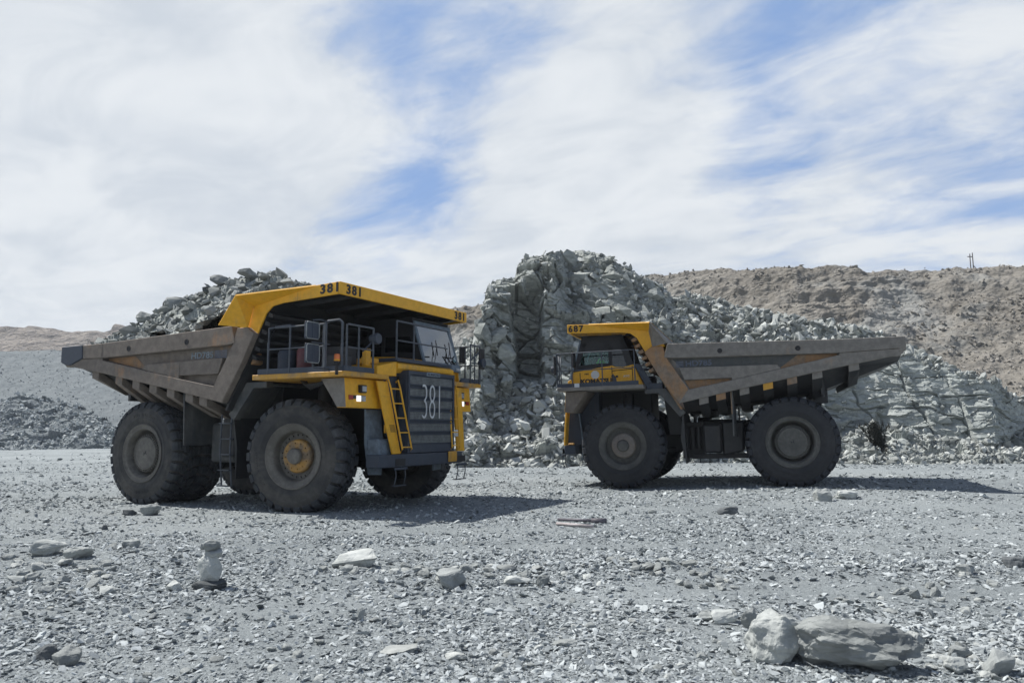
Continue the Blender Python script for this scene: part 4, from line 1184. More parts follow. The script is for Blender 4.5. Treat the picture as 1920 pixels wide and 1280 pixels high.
        if L:
            tl.py([(-3.19, 3.80), (-3.19, 4.235), (-2.28, 4.245), (-2.24, 3.88), (-2.8, 3.70), (-3.0, 3.72)], *sorted((s * 2.68, s * 2.925)))
            tl.build('tail_plate', 'navy', dump, bevel=0.015)
        else:
            tl.py([(-3.19, 3.84), (-3.19, 4.22), (-3.05, 4.22), (-3.0, 3.78)], *sorted((s * 2.70, s * 2.89)))
            tl.build('tail_plate', skin, dump, bevel=0.015)
    # front wall with stiffening ribs, and the canopy
    fw = MB()
    fw.plate([(3.15, -2.7, 2.4), (3.15, 2.7, 2.4), (3.80, 2.7, 3.52), (3.80, -2.7, 3.52)], 0.06)
    fw.plate([(3.80, -2.7, 3.52), (3.80, 2.7, 3.52), (4.40, 2.7, 4.72), (4.40, -2.7, 4.72)], 0.06)
    fw.plate([(4.40, -2.7, 4.72), (4.40, 2.7, 4.72), (4.75, 2.7, 4.97), (4.75, -2.7, 4.97)], 0.06)
    fw.build('front_wall', 'dark' if L else 'body_orange', dump)  # worn truck: shade under the canopy is put into the dark colour
    for k in range(6):
        t = 0.12 + k * 0.15
        x, z = 3.80 + (4.40 - 3.80) * t * 1.1 + 0.05, 3.52 + (4.72 - 3.52) * t * 1.1
        MB().py([(x, z - 0.06), (x + 0.16, z - 0.10), (x + 0.18, z - 0.03), (x + 0.03, z + 0.05)], -2.69, 2.69).build('wall_rib', 'body_orange' if not L else 'dark', dump)  # worn truck's ribs carry the same painted shade
    ca = MB()
    ca.plate([(4.70, -2.74, 4.97), (4.70, 2.74, 4.97), (6.60, 2.74, 5.05), (6.60, -2.74, 5.05)], 0.05)
    ca.plate([(3.95, -2.72, 5.10), (3.95, 2.72, 5.10), (6.60, 2.72, 5.22), (6.60, -2.72, 5.22)], 0.04)
    ca.plate([(3.45, -2.72, 4.40), (3.45, 2.72, 4.40), (3.95, 2.72, 5.10), (3.95, -2.72, 5.10)], 0.04)
    ca.build('canopy', 'black', dump, bevel=0.006)
    MB().box(6.60, 6.66, -2.745, 2.745, 4.97, 5.255).build('canopy_lip', 'yellow_clean', dump, bevel=0.008)
    tp_ = MB()
    tp_.plate([(3.93, -2.73, 5.125), (3.93, 2.73, 5.125), (6.60, 2.73, 5.25), (6.60, -2.73, 5.25)], 0.012)
    tp_.build('canopy_top', 'yellow_dusty', dump)
    for k in range(5):
        yy = -2.2 + 1.1 * k
        MB().py([(4.8, 4.95), (6.58, 5.03), (6.58, 4.97), (6.3, 4.93), (4.9, 4.86)], yy - 0.05, yy + 0.05).build('canopy_rib', 'dark' if L else 'yellow_dusty', dump)  # worn truck: canopy shade painted into these ribs too
    # floor ribs wrapping up to the side beam
    for i, x in enumerate((2.46, 1.95, 1.26, 0.58, -0.10, -0.80, -1.80)):
        zs, zl = float(zb(x)), float(zf(x)); w = 0.14
        rb = MB()
        sl_ = float(zb(x + 0.14) - zb(x - 0.14)); sf = float(zf(x + 0.14) - zf(x - 0.14))
        for s in (-1, 1):
            A = []
            for xx, k in ((x - w, -0.5), (x + w, 0.5)):
                A += [(xx, s * 2.80, zs + k * sl_ + 0.01), (xx, s * 2.80, zs + k * sl_ - 0.20), (xx, s * 1.95, zl + k * sf - 0.20), (xx, s * 1.95, zl + k * sf + 0.02)]
            rb.add(A, [(0, 1, 2, 3), (7, 6, 5, 4), (0, 4, 5, 1), (1, 5, 6, 2), (2, 6, 7, 3), (3, 7, 4, 0)])
        rb.hexa([(x - w, -1.95, zl - sf / 2 - 0.20), (x + w, -1.95, zl + sf / 2 - 0.20), (x + w, 1.95, zl + sf / 2 - 0.20), (x - w, 1.95, zl - sf / 2 - 0.20),
                 (x - w, -1.95, zl - sf / 2), (x + w, -1.95, zl + sf / 2), (x + w, 1.95, zl + sf / 2), (x - w, 1.95, zl - sf / 2)])
        mt = skin
        if not L and i == 3: mt = 'yellow_dusty'
        if not L and i in (1, 4): mt = 'body_orange'
        rib = rb.build('floor_rib', skin if L else 'dark', dump, bevel=0.008)  # grey truck: shade on the downward faces is put into the dark colour
        if not L:
            for s in (-1, 1):
                ec = MB()
                k = sl_ / 2
                y0, y1 = sorted((s * 2.79, s * 2.815))
                ec.py([(x - w, zs - k), (x + w, zs + k), (x + w, zs + k - 0.19), (x - w, zs - k - 0.19)], y0, y1)
                ec.build('rib_end', mt, dump, bevel=0.004)
    for yy in (-1.7, 1.45): MB().box(-1.12, -0.72, yy, yy + 0.25, 2.45, 2.95).build('pivot_bracket', 'dark', dump, bevel=0.02)
    for s in (-1, 1):
        ej = MB().tube([(-0.95 if not L else -0.4, s * 2.1, 3.0), (-0.95 if not L else -0.4, s * 2.1, 2.62)], 0.05, 8)
        ej.box(-1.0, -0.9, s * 2.1 - 0.25, s * 2.1 + 0.25, 2.7, 3.1)
        ej.build('rock_ejector', 'dark', dump)
    # faded model marking and stripes
    for s in (-1, 1):
        rt = (1, 0, 0) if s < 0 else (-1, 0, 0)
        o0 = (1.87, -2.71, 3.69) if s < 0 else (2.95, 2.71, 3.70)
        text_obj('model_marking', 'HD785', 'grey_ink' if L else 'blue_ink', dump, o0, rt, (0, 0, 1), 0.17, 0.78, 0.02)
        st = MB()
        for k in range(4):
            st.box(*((2.70, 3.12) if s < 0 else (3.02, 3.25)), *sorted((s * 2.70, s * 2.712)), 3.69 + 0.05 * k, 3.715 + 0.05 * k)
        st.build('marking_stripes', 'blue_ink', dump)
    # numbers on the canopy
    text_obj('canopy_number', num, 'ink', dump, (6.09, -2.749, 5.0), (1, 0, 0.04), (0, 0, 1), 0.225, 0.52, 0.035, spacing=1.25)
    text_obj('canopy_number', num, 'ink', dump, (6.62, 2.749, 5.0), (-1, 0, -0.02), (0, 0, 1), 0.225, 0.50, 0.035, spacing=1.25)
    if L:
        text_obj('canopy_number', num, 'ink', dump, (6.664, -2.52, 5.0), (0, 1, 0), (0, 0, 1), 0.225, 0.50, 0.035, spacing=1.25)
        text_obj('canopy_number', num, 'ink', dump, (6.664, 2.10, 5.0), (0, 1, 0), (0, 0, 1), 0.225, 0.50, 0.035, spacing=1.25)
    # outlet elbow on the front wall
    el = MB().tube([(3.35, -2.35, 4.02), (3.55, -2.45, 3.98), (3.78, -2.45, 3.80), (3.86, -2.45, 3.50)], [0.13, 0.17, 0.19, 0.15], 14)
    el.build('exhaust_outlet', 'body_orange', dump, smooth=True)

    # ---------------- deck, fenders
    dk = MB()
    dk.py([(4.25, 3.08), (4.25, 3.20), (7.02, 3.21), (7.02, 3.10)], -2.95, -1.35)
    dk.py([(4.25, 3.08), (4.25, 3.20), (7.02, 3.21), (7.02, 3.10)], 1.45, 2.95)
    dk.box(4.25, 5.9, -1.35, 1.45, 3.1, 3.22)
    deck = dk.build('deck', 'yellow_dusty' if L else 'body_grey', root, bevel=0.01)
    for s in (-1, 1):
        toe = MB().box(4.4, 7.01, *sorted((s * 2.93, s * 2.90)), 3.205, 3.33).box(6.985, 7.01, *sorted((s * 2.905, s * 1.9)), 3.215, 3.328)
        toe.build('toe_board', 'navy', deck)
    for s in (-1, 1):
        f = MB().py([(6.12, 3.075), (6.80, 3.085), (6.86, 2.42), (6.60, 2.42)], *sorted((s * 1.25, s * 2.68)))
        fen = f.build('front_fender', 'yellow_clean' if L else 'body_tan', root, bevel=0.012)
        if not L: MB().py([(6.803, 3.08), (6.812, 3.08), (6.872, 2.43), (6.863, 2.43)], *sorted((s * 1.25, s * 2.66))).build('fender_front', 'yellow', fen)
        MB().py([(6.13, 3.07), (6.79, 3.075), (6.85, 2.43), (6.61, 2.43)], *sorted((s * 2.678, s * 2.69))).build('fender_side', 'body_grey' if L else 'body_tan', fen)
        # lamp cluster
        lc = MB()
        lc.box(6.80, 6.842, *sorted((s * 2.56, s * 1.98)), 2.555, 2.70)
        lc.build('lamp_recess', 'ink', fen)
        MB().box(6.80, 6.862, *sorted((s * 2.31, s * 2.17)), 2.565, 2.695).build('headlight', 'lamp', fen)
        MB().box(6.80, 6.860, *sorted((s * 2.14, s * 2.0)), 2.57, 2.69).build('headlight', 'lens', fen)
        MB().box(6.80, 6.858, *sorted((s * 2.58, s * 2.44)), 2.60, 2.70).build('turn_signal', 'red', fen)
        wl = MB().box(6.80, 6.92, *sorted((s * 2.23, s * 2.03)), 2.76, 2.94)
        wl.build('work_light', 'ink', fen, bevel=0.015)
        MB().box(6.915, 6.928, *sorted((s * 2.20, s * 2.06)), 2.79, 2.91).build('work_light_lens', 'lens', fen)
        # rear mudguard: box-section frame with a hanging flap
        mg = MB().py([(4.28, 3.07), (4.28, 2.93), (3.86, 2.93), (3.22, 2.16), (3.05, 2.30), (3.62, 3.07)], *sorted((s * 2.30, s * 2.52)))
        mg.plate([(4.2, s * 2.3, 3.02), (4.2, s * 0.9, 3.02), (3.75, s * 0.9, 3.02), (3.75, s * 2.3, 3.02)], 0.04)
        mg.plate([(3.75, s * 2.3, 3.0), (3.75, s * 0.9, 3.0), (3.16, s * 0.9, 2.22), (3.16, s * 2.3, 2.22)], 0.04)
        gd = mg.build('mudguard', 'grey', root, bevel=0.01)
        fl = MB().plate([(3.14, s * 2.46, 2.28), (3.14, s * 1.15, 2.28), (3.18, s * 1.2, 1.6), (3.12, s * 1.3, 0.75), (3.12, s * 2.30, 0.72), (3.24, s * 2.40, 1.5)], 0.03)
        fl.build('rubber_flap', 'dark', gd)
        # mudflap ahead of the rear wheels, hung from the body
        rf = MB().plate([(1.62, s * 2.68, 2.88), (1.62, s * 1.35, 2.88), (1.62, s * 1.55, 1.58), (1.58, s * 2.1, 1.52), (1.66, s * 2.66, 1.54)], 0.035)
        flap = rf.build('mudflap', 'grey', root)
        if not L:
            MB().plate([(1.66, s * 2.69, 2.88), (1.66, s * 2.50, 2.88), (1.66, s * 2.50, 2.2), (1.66, s * 2.69, 2.2)], 0.03).build('flap_strap', 'body_orange', flap)
        # bumper-side flap ahead of the front wheel and its box
        MB().plate([(6.62, s * 1.72, 2.40), (6.62, s * 1.14, 2.40), (6.70, s * 1.12, 1.5), (6.64, s * 1.1, 0.86), (6.60, s * 1.52, 0.88), (6.55, s * 1.62, 1.6)], 0.04).build('splash_flap', 'bluegrey', root)
    bx = MB().py([(6.62, 1.22), (6.62, 1.70), (6.90, 1.72), (6.98, 1.66), (6.98, 1.20)], -1.62, -1.15); bx.build('step_box', 'bluegrey', root, bevel=0.03)
    # ---------------- hood, grille, bumper
    hd = MB().py([(5.6, 3.2), (5.6, 3.56), (6.9, 3.56), (7.02, 3.50), (7.02, 3.40), (6.9, 3.3)], -1.0, 1.50)
    hd._prism([(5.6, -1.75, 3.2), (5.6, -1.75, 3.42), (5.6, -1.0, 3.558), (5.6, -1.0, 3.2)], [(6.98, -1.75, 3.2), (6.98, -1.75, 3.40), (6.98, -1.0, 3.555), (6.98, -1.0, 3.2)])
    hood = hd.build('hood', 'yellow', root, bevel=0.01)
    MB().box(5.5, 6.96, -0.95, 0.95, 3.565, 3.66).box(6.90, 6.98, -0.98, 1.48, 3.565, 3.64).build('hood_cover', 'navy', hood, bevel=0.01)
    gr = MB()
    gr.box(6.0, 7.10, -0.74, 1.34, 1.36, 3.36)
    gr._prism([(6.75, -1.35, 3.05), (6.75, -0.74, 3.36), (6.75, -0.74, 1.36), (6.75, -1.0, 1.36)], [(6.79, -1.35, 3.05), (6.79, -0.74, 3.36), (6.79, -0.74, 1.36), (6.79, -1.0, 1.36)])
    grille = gr.build('grille', 'navy', root, bevel=0.01)
    fb = MB()                                   # frame and cross bars proud of the screens
    X0, X1 = 7.10, 7.155
    fb.box(X0, X1, -0.74, -0.67, 1.36, 3.36).box(X0, X1, 1.27, 1.34, 1.36, 3.36).box(X0, X1 - .003, -0.67, 1.27, 3.27, 3.355).box(X0, X1 - .003, -0.67, 1.27, 1.37, 1.56)
    for k in range(1, 6):
        z = 1.56 + (3.27 - 1.56) * k / 6
        fb.box(X0, X1 - .01, -0.67, 1.27, z - 0.052, z - 0.022).box(X0, X1 - .01, -0.67, 1.27, z + 0.022, z + 0.052)
    fb.build('grille_frame', 'navy', grille, bevel=0.005)
    for k in range(6):
        z0 = 1.56 + (3.27 - 1.56) * k / 6 + 0.052; z1 = 1.56 + (3.27 - 1.56) * (k + 1) / 6 - 0.052
        MB().box(7.10, 7.108, -0.67, 1.27, z0, z1).build('grille_core', 'mesh_back', grille)
        sc = MB()
        ny = 44
        for j in range(ny + 1):
            y = -0.67 + 1.94 * j / ny; sc.box(7.118, 7.126, y - 0.008, y + 0.008, z0, z1)
        nz = 5
        for j in range(nz + 1):
            z = z0 + (z1 - z0) * j / nz; sc.box(7.114, 7.1225, -0.66, 1.26, z - 0.007, z + 0.007)
        sc.build('grille_screen', 'mesh_grey', grille)
    MB().box(X1 - .003, X1 + .012, 0.02, 0.62, 3.265, 3.36).build('name_plate', 'grey_ink', grille)
    text_obj('name_lettering', 'KOMATSU', 'navy', grille, (X1 + .013, 0.05, 3.28), (0, 1, 0), (0, 0, 1), 0.06, 0.54, 0.02)
    if L:
        text_obj('grille_number', num, 'white_ink', grille, (X1 + .01, -0.17, 2.20), (0, 1, 0), (0, 0, 1), 0.85, 0.78, -0.026, 0.02)
    bp = MB()
    bp.hexa([(6.75, -1.82, 1.06), (7.12, -1.82, 1.06), (7.20, -1.6, 1.06), (6.75, -1.6, 1.06), (6.75, -1.82, 1.35), (7.12, -1.82, 1.35), (7.20, -1.6, 1.35), (6.75, -1.6, 1.35)])
    bp.box(6.75, 7.20, -1.6, 1.6, 1.06, 1.35)
    bp.hexa([(6.75, 1.6, 1.06), (7.20, 1.6, 1.06), (7.12, 1.82, 1.06), (6.75, 1.82, 1.06), (6.75, 1.6, 1.35), (7.20, 1.6, 1.35), (7.12, 1.82, 1.35), (6.75, 1.82, 1.35)])
    for s in (-1, 1):
        yc = s * 1.10 if s < 0 else 1.62
        bp.box(7.20, 7.235, yc - 0.26, yc + 0.26, 0.99, 1.05)
    bumper = bp.build('bumper', 'navy', root, bevel=0.012)
    for yc in (-1.10, 1.62):
        MB().box(7.198, 7.206, yc - 0.2, yc + 0.2, 1.085, 1.25).build('step_opening', 'ink', bumper)
        st = MB()
        for q in (-0.19, 0.19):
            st.tube([(7.2, yc + q, 1.02), (7.22, yc + q * 0.95, 0.85), (7.17, yc + q, 0.64)], 0.014, 6)
        st.box(7.12, 7.22, yc - 0.23, yc + 0.23, 0.62, 0.64)
        st.build('hanging_step', 'rail', bumper)
    MB().box(6.9, 7.10, 1.02, 1.45, 1.352, 1.42).box(7.203, 7.25, 0.95, 1.35, 1.1, 1.37).build('hose_cover', 'yellow_dusty', bumper, bevel=0.02)
    # ladders on both sides of the grille
    for s in (-1, 1):
        c0, c1 = ((-1.72, -1.30) if s < 0 else (2.02, 1.62))   # panel outer, inner at top
        lx0, lx1 = 6.90, 7.08
        sh = 0.42 * (1 if s < 0 else -0.25)
        lad = MB()
        lad.hexa([(lx1, c0 + sh, 1.36), (lx1, c1 + sh * 0.75, 1.36), (lx0, c1, 3.06), (lx0, c0, 3.06),
                  (lx1 + 0.05, c0 + sh, 1.36), (lx1 + 0.05, c1 + sh * 0.75, 1.36), (lx0 + 0.05, c1, 3.06), (lx0 + 0.05, c0, 3.06)])
        ladder = lad.build('ladder', 'yellow', root, bevel=0.008)
        rl = MB()
        i0 = c1 - s * 0.02; w = 0.33 * (1 if s < 0 else -1)
        def q(t, off, h=0.12):      # t=0 top, 1 bottom
            return (lx0 + (lx1 - lx0) * t + h, i0 + sh * 0.8 * t + off, 3.06 - 1.68 * t)
        for off in (-0.05 * (1 if s < 0 else -1), w):
            rl.tube([q(0.0, off, 0.02), q(-0.03, off, 0.10), q(0.08, off), q(0.95, off), q(0.99, off, 0.05)], 0.022, 8)
        for k in range(5):
            t = 0.10 + k * 0.205
            rl.tube([q(t, -0.05 * (1 if s < 0 else -1)), q(t, w)], 0.017, 6)
        rl.build('handrail', 'yellow', ladder, smooth=True)
        gv = MB()
        for k in range(9):
            t = 0.60 + k * 0.012
            gv.box(lx0 + (lx1 - lx0) * t + 0.051, lx0 + (lx1 - lx0) * t + 0.056, c0 + sh * t + 0.10 * (1 if s < 0 else -1.5), c0 + sh * t + 0.30 * (1 if s < 0 else -0.6), 3.06 - 1.70 * t - 0.004, 3.06 - 1.70 * t + 0.004) if s < 0 else None
        if gv.v: gv.build('warning_print', 'ink', ladder)
    MB().box(6.86, 6.9, -1.30, -1.20, 1.85, 2.05).build('warning_plate', 'yellow', root)
    MB().box(7.11, 7.13, 1.42, 1.62, 1.75, 1.92).build('white_plate', 'white', root)
    # side access ladder ahead of the right rear wheel
    sl_ = MB()
    for xx in (2.72, 3.06):
        sl_.tube([(xx, -2.42, 2.3), (xx, -2.44, 1.4), (xx + 0.05, -2.40, 0.55)], 0.022, 6)
    for k in range(5):
        sl_.box(2.70, 3.10, -2.50, -2.36, 0.55 + 0.38 * k, 0.575 + 0.38 * k)
    sl_.build('access_ladder', 'rail', root)
    vb = MB().box(2.45, 2.62, -2.2, -2.0, 1.3, 1.9); vb.box(2.6, 3.05, -2.3, -1.5, 1.25, 2.2); vb.build('valve_box', 'dark', root, bevel=0.03)
    # ---------------- handrails
    guard_rail(deck, [(4.72, -2.92), (4.95, -2.92), (6.40, -2.92)], 4.28, 3.78, 3.2, [(4.72, -2.92), (5.38, -2.92), (6.38, -2.92)])
    guard_rail(deck, [(6.98, -2.80), (6.99, -2.45), (6.99, -1.93)], 4.25, 3.74, 3.2, [(6.99, -2.86), (6.99, -2.45), (6.99, -1.93)])
    MB().tube([(4.72, -2.92, 3.2), (4.70, -2.92, 3.92), (4.92, -2.92, 4.30), (5.4, -2.92, 4.31)], 0.026, 8).build('guard_rail', 'rail', deck, smooth=True)
    guard_rail(deck, [(6.94, -0.98), (6.94, -0.80), (6.94, -0.28), (6.94, 0.9), (6.90, 1.35)], 4.55, 4.08, 3.6, [(6.94, -0.97), (6.94, -0.25)])
    guard_rail(deck, [(7.02, 2.90), (6.51, 2.92), (5.53, 2.92), (4.5, 2.92)], 4.30, 3.74, 3.2, [(7.02, 2.90), (6.51, 2.92), (5.53, 2.92), (4.5, 2.92)], 0.02)
    guard_rail(deck, [(7.02, 2.88), (7.02, 2.35)], 4.28, 3.78, 3.2, [(7.02, 2.85), (7.02, 2.6), (7.02, 2.37)], 0.02)
    MB().tube([(7.03, 2.37, 3.85), (7.03, 2.9, 4.14)], 0.022, 8).build('guard_rail', 'rail', deck, smooth=True)
    hc = MB().tube([(4.62, 2.5, 4.45), (4.5, 2.5, 4.50), (4.35, 2.5, 4.30), (4.20, 2.5, 3.9), (4.30, 2.5, 3.85)], 0.018, 6)
    hc.build('grab_hose', 'ink', deck, smooth=True)
    # mirrors, right side pair and left side pair
    mr = MB()
    for z0, z1, x0 in ((3.88, 4.26, 6.44), (3.36, 3.78, 6.46)):
        mr.box(x0 + 0.02, x0 + 0.06, -3.62, -3.20, z0, z1)
        mr.box(x0 - 0.02, x0 + 0.02, -3.59, -3.23, z0 + 0.03, z1 - 0.03)
        mr.tube([(x0 + 0.06, -3.41, z0), (x0 + 0.06, -3.41, z1)], 0.012, 6)
    mirror = mr.build('mirror', 'navy', root, bevel=0.04)
    mrf = MB()
    for z0, z1, x0 in ((3.88, 4.26, 6.44), (3.36, 3.78, 6.46)):
        c = [(x0 + 0.065, -3.61, z0 + 0.05), (x0 + 0.065, -3.57, z0 + 0.01), (x0 + 0.065, -3.25, z0 + 0.01), (x0 + 0.065, -3.21, z0 + 0.05),
             (x0 + 0.065, -3.21, z1 - 0.05), (x0 + 0.065, -3.25, z1 - 0.01), (x0 + 0.065, -3.57, z1 - 0.01), (x0 + 0.065, -3.61, z1 - 0.05)]
        mrf.tube(c, 0.014, 6, closed=True)
    mrf.build('mirror_rim', 'mesh_grey', mirror, smooth=True)
    br = MB()
    br.tube([(6.5, -3.4, 4.30), (6.52, -3.2, 4.33), (6.55, -2.95, 4.30)], 0.018, 6).tube([(6.48, -3.4, 3.82), (6.6, -2.95, 3.80)], 0.018, 6).tube([(6.5, -3.4, 3.34), (6.5, -3.35, 3.26), (6.55, -2.9, 3.26)], 0.018, 6)
    br.tube([(6.42, -2.92, 3.25), (6.42, -2.92, 4.26), (6.52, -2.95, 4.33), (6.86, -2.95, 4.34), (6.92, -2.93, 4.28), (6.92, -2.93, 3.3)], 0.03, 8)
    br.tube([(6.60, -3.1, 3.3), (6.60, -3.1, 4.28)], 0.03, 8)
    br.build('mirror_bracket', 'rail', mirror, smooth=True)
    MB().box(6.42, 6.47, 2.72, 3.05, 3.82, 4.30).build('mirror', 'ink', root, bevel=0.02); MB().box(7.03, 7.08, 2.78, 3.08, 3.62, 4.22).build('mirror', 'ink', root, bevel=0.02)
    hn = MB().lathe([(0.02, -0.12), (0.06, -0.10), (0.11, 0.0), (0.125, 0.06), (0.12, 0.08), (0.02, 0.075)], 20, (7.12, 2.82, 3.80), 'x'); hn.build('spot_lamp', 'navy', root, smooth=True)
    hn = MB().lathe([(0.02, -0.14), (0.10, -0.12), (0.13, 0.0), (0.135, 0.06), (0.12, 0.1), (0.02, 0.1)], 20, (6.98, -1.84, 4.02), 'x')
    hn.tube([(6.95, -1.9, 3.95), (6.9, -2.2, 3.7)], 0.02, 6)
    hn.build('spot_lamp', 'navy', root, smooth=True)
    bc = MB().lathe([(0.055, 0), (0.065, 0.02), (0.065, 0.13), (0.05, 0.155), (0.01, 0.16)], 16, (6.86, -3.02, 3.42), 'z'); beac = bc.build('beacon', 'amber', root, smooth=True)
    MB().lathe([(0.06, 0), (0.07, 0.01), (0.07, 0.05), (0.06, 0.06)], 16, (6.86, -3.02, 3.355), 'z').tube([(6.86, -3.02, 3.12), (6.86, -3.02, 3.36)], 0.035, 8).build('beacon_base', 'ink', beac, smooth=True)
    MB().lathe([(0.067, 0), (0.067, 0.03)], 16, (6.86, -3.02, 3.425), 'z').build('beacon_band', 'yellow', beac)
    # ---------------- clutter on the right deck
    ac = MB().lathe([(0.19, 0), (0.22, 0.03), (0.22, 0.50), (0.18, 0.58), (0.1, 0.6)], 20, (4.75, -2.35, 3.22), 'z'); ac.build('air_cleaner', 'navy', root, smooth=True)
    ac = MB().lathe([(0.16, 0), (0.18, 0.03), (0.18, 0.55), (0.14, 0.62), (0.02, 0.63)], 20, (5.25, -2.3, 3.22), 'z'); ac.build('extinguisher_tank', 'maroon', root, smooth=True)
    hs = MB()
    for k in range(4):
        t = k * 0.06
        hs.tube([(5.45, -2.6 + t, 3.05), (5.7, -2.75 + t, 2.94 - t * .5), (6.05, -2.75 + t, 2.96), (6.3, -2.6 + t, 3.06)], 0.02, 6)
    hs.tube([(5.75, -2.5, 3.3), (5.7, -2.5, 3.7), (5.8, -2.5, 3.8), (5.9, -2.5, 3.7), (5.88, -2.5, 3.35)], 0.018, 6)
    hs.build('hose_bundle', 'ink', root, smooth=True)
    MB().box(6.15, 6.6, -2.6, -2.2, 3.22, 3.62).box(5.4, 6.0, -1.9, -1.3, 3.22, 3.9).build('battery_box', 'dark', root, bevel=0.02)
    MB().box(6.50, 6.62, -1.72, -1.54, 3.42, 3.83).box(6.2, 6.6, -1.55, -1.2, 3.5, 3.62).build('yellow_cabinet', 'yellow', root, bevel=0.01)
    # ---------------- cab
    cy0, cy1 = 0.55, 2.28
    cb = MB()
    low = [(4.37, 3.22), (6.72, 3.24), (6.66, 3.74), (5.70, 3.86), (5.36, 3.90), (5.22, 3.84), (4.98, 3.82), (4.66, 3.90)]
    cb.py(low, cy1 - 0.04, cy1)
    cb.py([(4.37, 3.22), (6.72, 3.24), (6.66, 3.80), (4.66, 3.90)], cy0, cy0 + 0.04)
    cb.box(6.60, 6.64, cy0, cy1, 3.22, 3.70)
    cb.plate([(4.37, cy0, 3.22), (4.37, cy1, 3.22), (4.66, cy1, 3.9), (4.66, cy0, 3.9)], 0.04)
    cb.box(4.5, 6.6, cy0, cy1, 3.21, 3.25)
    cab = cb.build('cab', 'yellow_clean', root, bevel=0.006)
    tr = MB()   # dark pillars and roof
    def pil(poly, ya, yb): tr.py(poly, ya, yb)
    for ya, yb in ((cy1 - 0.05, cy1 + 0.004), (cy0 - 0.004, cy0 + 0.05)):
        pil([(6.68, 3.72), (6.50, 3.76), (6.24, 4.40), (6.16, 4.66), (6.34, 4.70)], ya, yb)      # A pillar
        pil([(5.42, 3.89), (5.32, 3.89), (5.32, 4.60), (5.44, 4.60)], ya, yb)
        pil([(4.86, 3.84), (4.64, 3.90), (4.93, 4.80), (5.08, 4.70)], ya, yb)
        pil([(6.24, 4.38), (6.34, 4.72), (6.3, 4.86), (4.95, 4.86), (4.80, 4.40)], ya, yb)  # roof shadow above the windows is put into this black band
        pil([(6.68, 3.72), (6.58, 3.93), (5.7, 3.985), (5.34, 3.97), (5.40, 3.88), (5.7, 3.85)], ya - 0.001, yb - 0.001 if ya > 1 else yb)
    tr.box(4.95, 6.32, cy0, cy1, 4.82, 4.88)
    tr.plate([(4.64, cy0, 3.88), (4.64, cy1, 3.88), (4.95, cy1, 4.84), (4.95, cy0, 4.84)], 0.03)
    tr.build('cab_frame', 'ink', cab, bevel=0.004)
    wf = MB()
    wf.plate([(6.72, cy0 - 0.02, 3.60), (6.72, cy0 + 0.08, 3.60), (6.36, cy0 + 0.08, 4.72), (6.36, cy0 - 0.02, 4.72)], 0.05)
    wf.plate([(6.72, cy1 - 0.12, 3.50), (6.72, cy1 + 0.02, 3.50), (6.36, cy1 + 0.02, 4.72), (6.36, cy1 - 0.12, 4.72)], 0.05)
    wf.plate([(6.74, cy0, 3.50), (6.74, cy1, 3.50), (6.70, cy1, 3.70), (6.70, cy0, 3.70)], 0.05)
    wf.plate([(6.38, cy0, 4.66), (6.38, cy1, 4.66), (6.36, cy1, 4.78), (6.36, cy0, 4.78)], 0.05)
    wf.build('windshield_frame', 'bluegrey', cab, bevel=0.006)
    MB().plate([(6.70, cy0 + 0.06, 3.70), (6.70, cy1 - 0.1, 3.70), (6.37, cy1 - 0.1, 4.68), (6.37, cy0 + 0.06, 4.68)], 0.012).build('windshield', 'shield_glass', cab)
    for yy in (0.95, 1.6):
        wp = MB().tube([(6.77, yy, 3.66), (6.63, yy + 0.30, 4.12)], 0.010, 6).tube([(6.70, yy + 0.24, 3.90), (6.57, yy + 0.34, 4.32)], 0.013, 6)
        wp.build('wiper', 'ink', cab)
    for ya in (cy1 - 0.02, cy0 + 0.02):
        MB().py([(6.5, 3.93), (6.22, 4.42), (5.44, 4.42), (5.44, 3.97)], ya - 0.006, ya + 0.006).build('side_window', 'glass' if ya > 1 else 'dark_glass', cab)
        MB().py([(5.32, 3.9), (5.32, 4.42), (4.84, 4.42), (4.74, 3.88), (5.0, 3.80), (5.2, 3.84)], ya - 0.0055, ya + 0.0065).build('rear_window', 'dark_glass', cab)
    dr = MB()
    for p, q_ in (((5.34, 3.28), (5.34, 3.86)), ((5.34, 3.72), (4.68, 3.75)), ((4.68, 3.28), (4.68, 3.86)), ((6.40, 3.28), (6.40, 3.70))):
        dr.tube([(p[0], cy1 + 0.005, p[1]), (q_[0], cy1 + 0.005, q_[1])], 0.012, 4)
    dr.build('door_seam', 'ink', cab)
    MB().box(5.15, 5.22, cy1, cy1 + 0.04, 3.5, 3.56).build('door_handle', 'ink', cab)
    # seat, wheel and console
    si = MB().box(5.46, 6.06, 1.15, 1.72, 3.28, 3.64).py([(5.48, 3.62), (5.65, 3.62), (5.55, 4.34), (5.38, 4.34)], 1.12, 1.63); si.build('seat', 'cab_in', cab, bevel=0.05)
    sw = MB().tube([(6.42 + 0.1 * math.cos(a) , 1.38 + 0.2 * math.sin(a), 4.0 + 0.17 * math.cos(a)) for a in [2 * PI * k / 20 for k in range(20)]], 0.015, 6, closed=True)
    sw.tube([(6.52, 1.38, 3.6), (6.42, 1.38, 4.0)], 0.03, 8).box(6.42, 6.60, 0.7, 2.1, 3.4, 3.74); sw.build('steering_wheel', 'cab_in', cab)
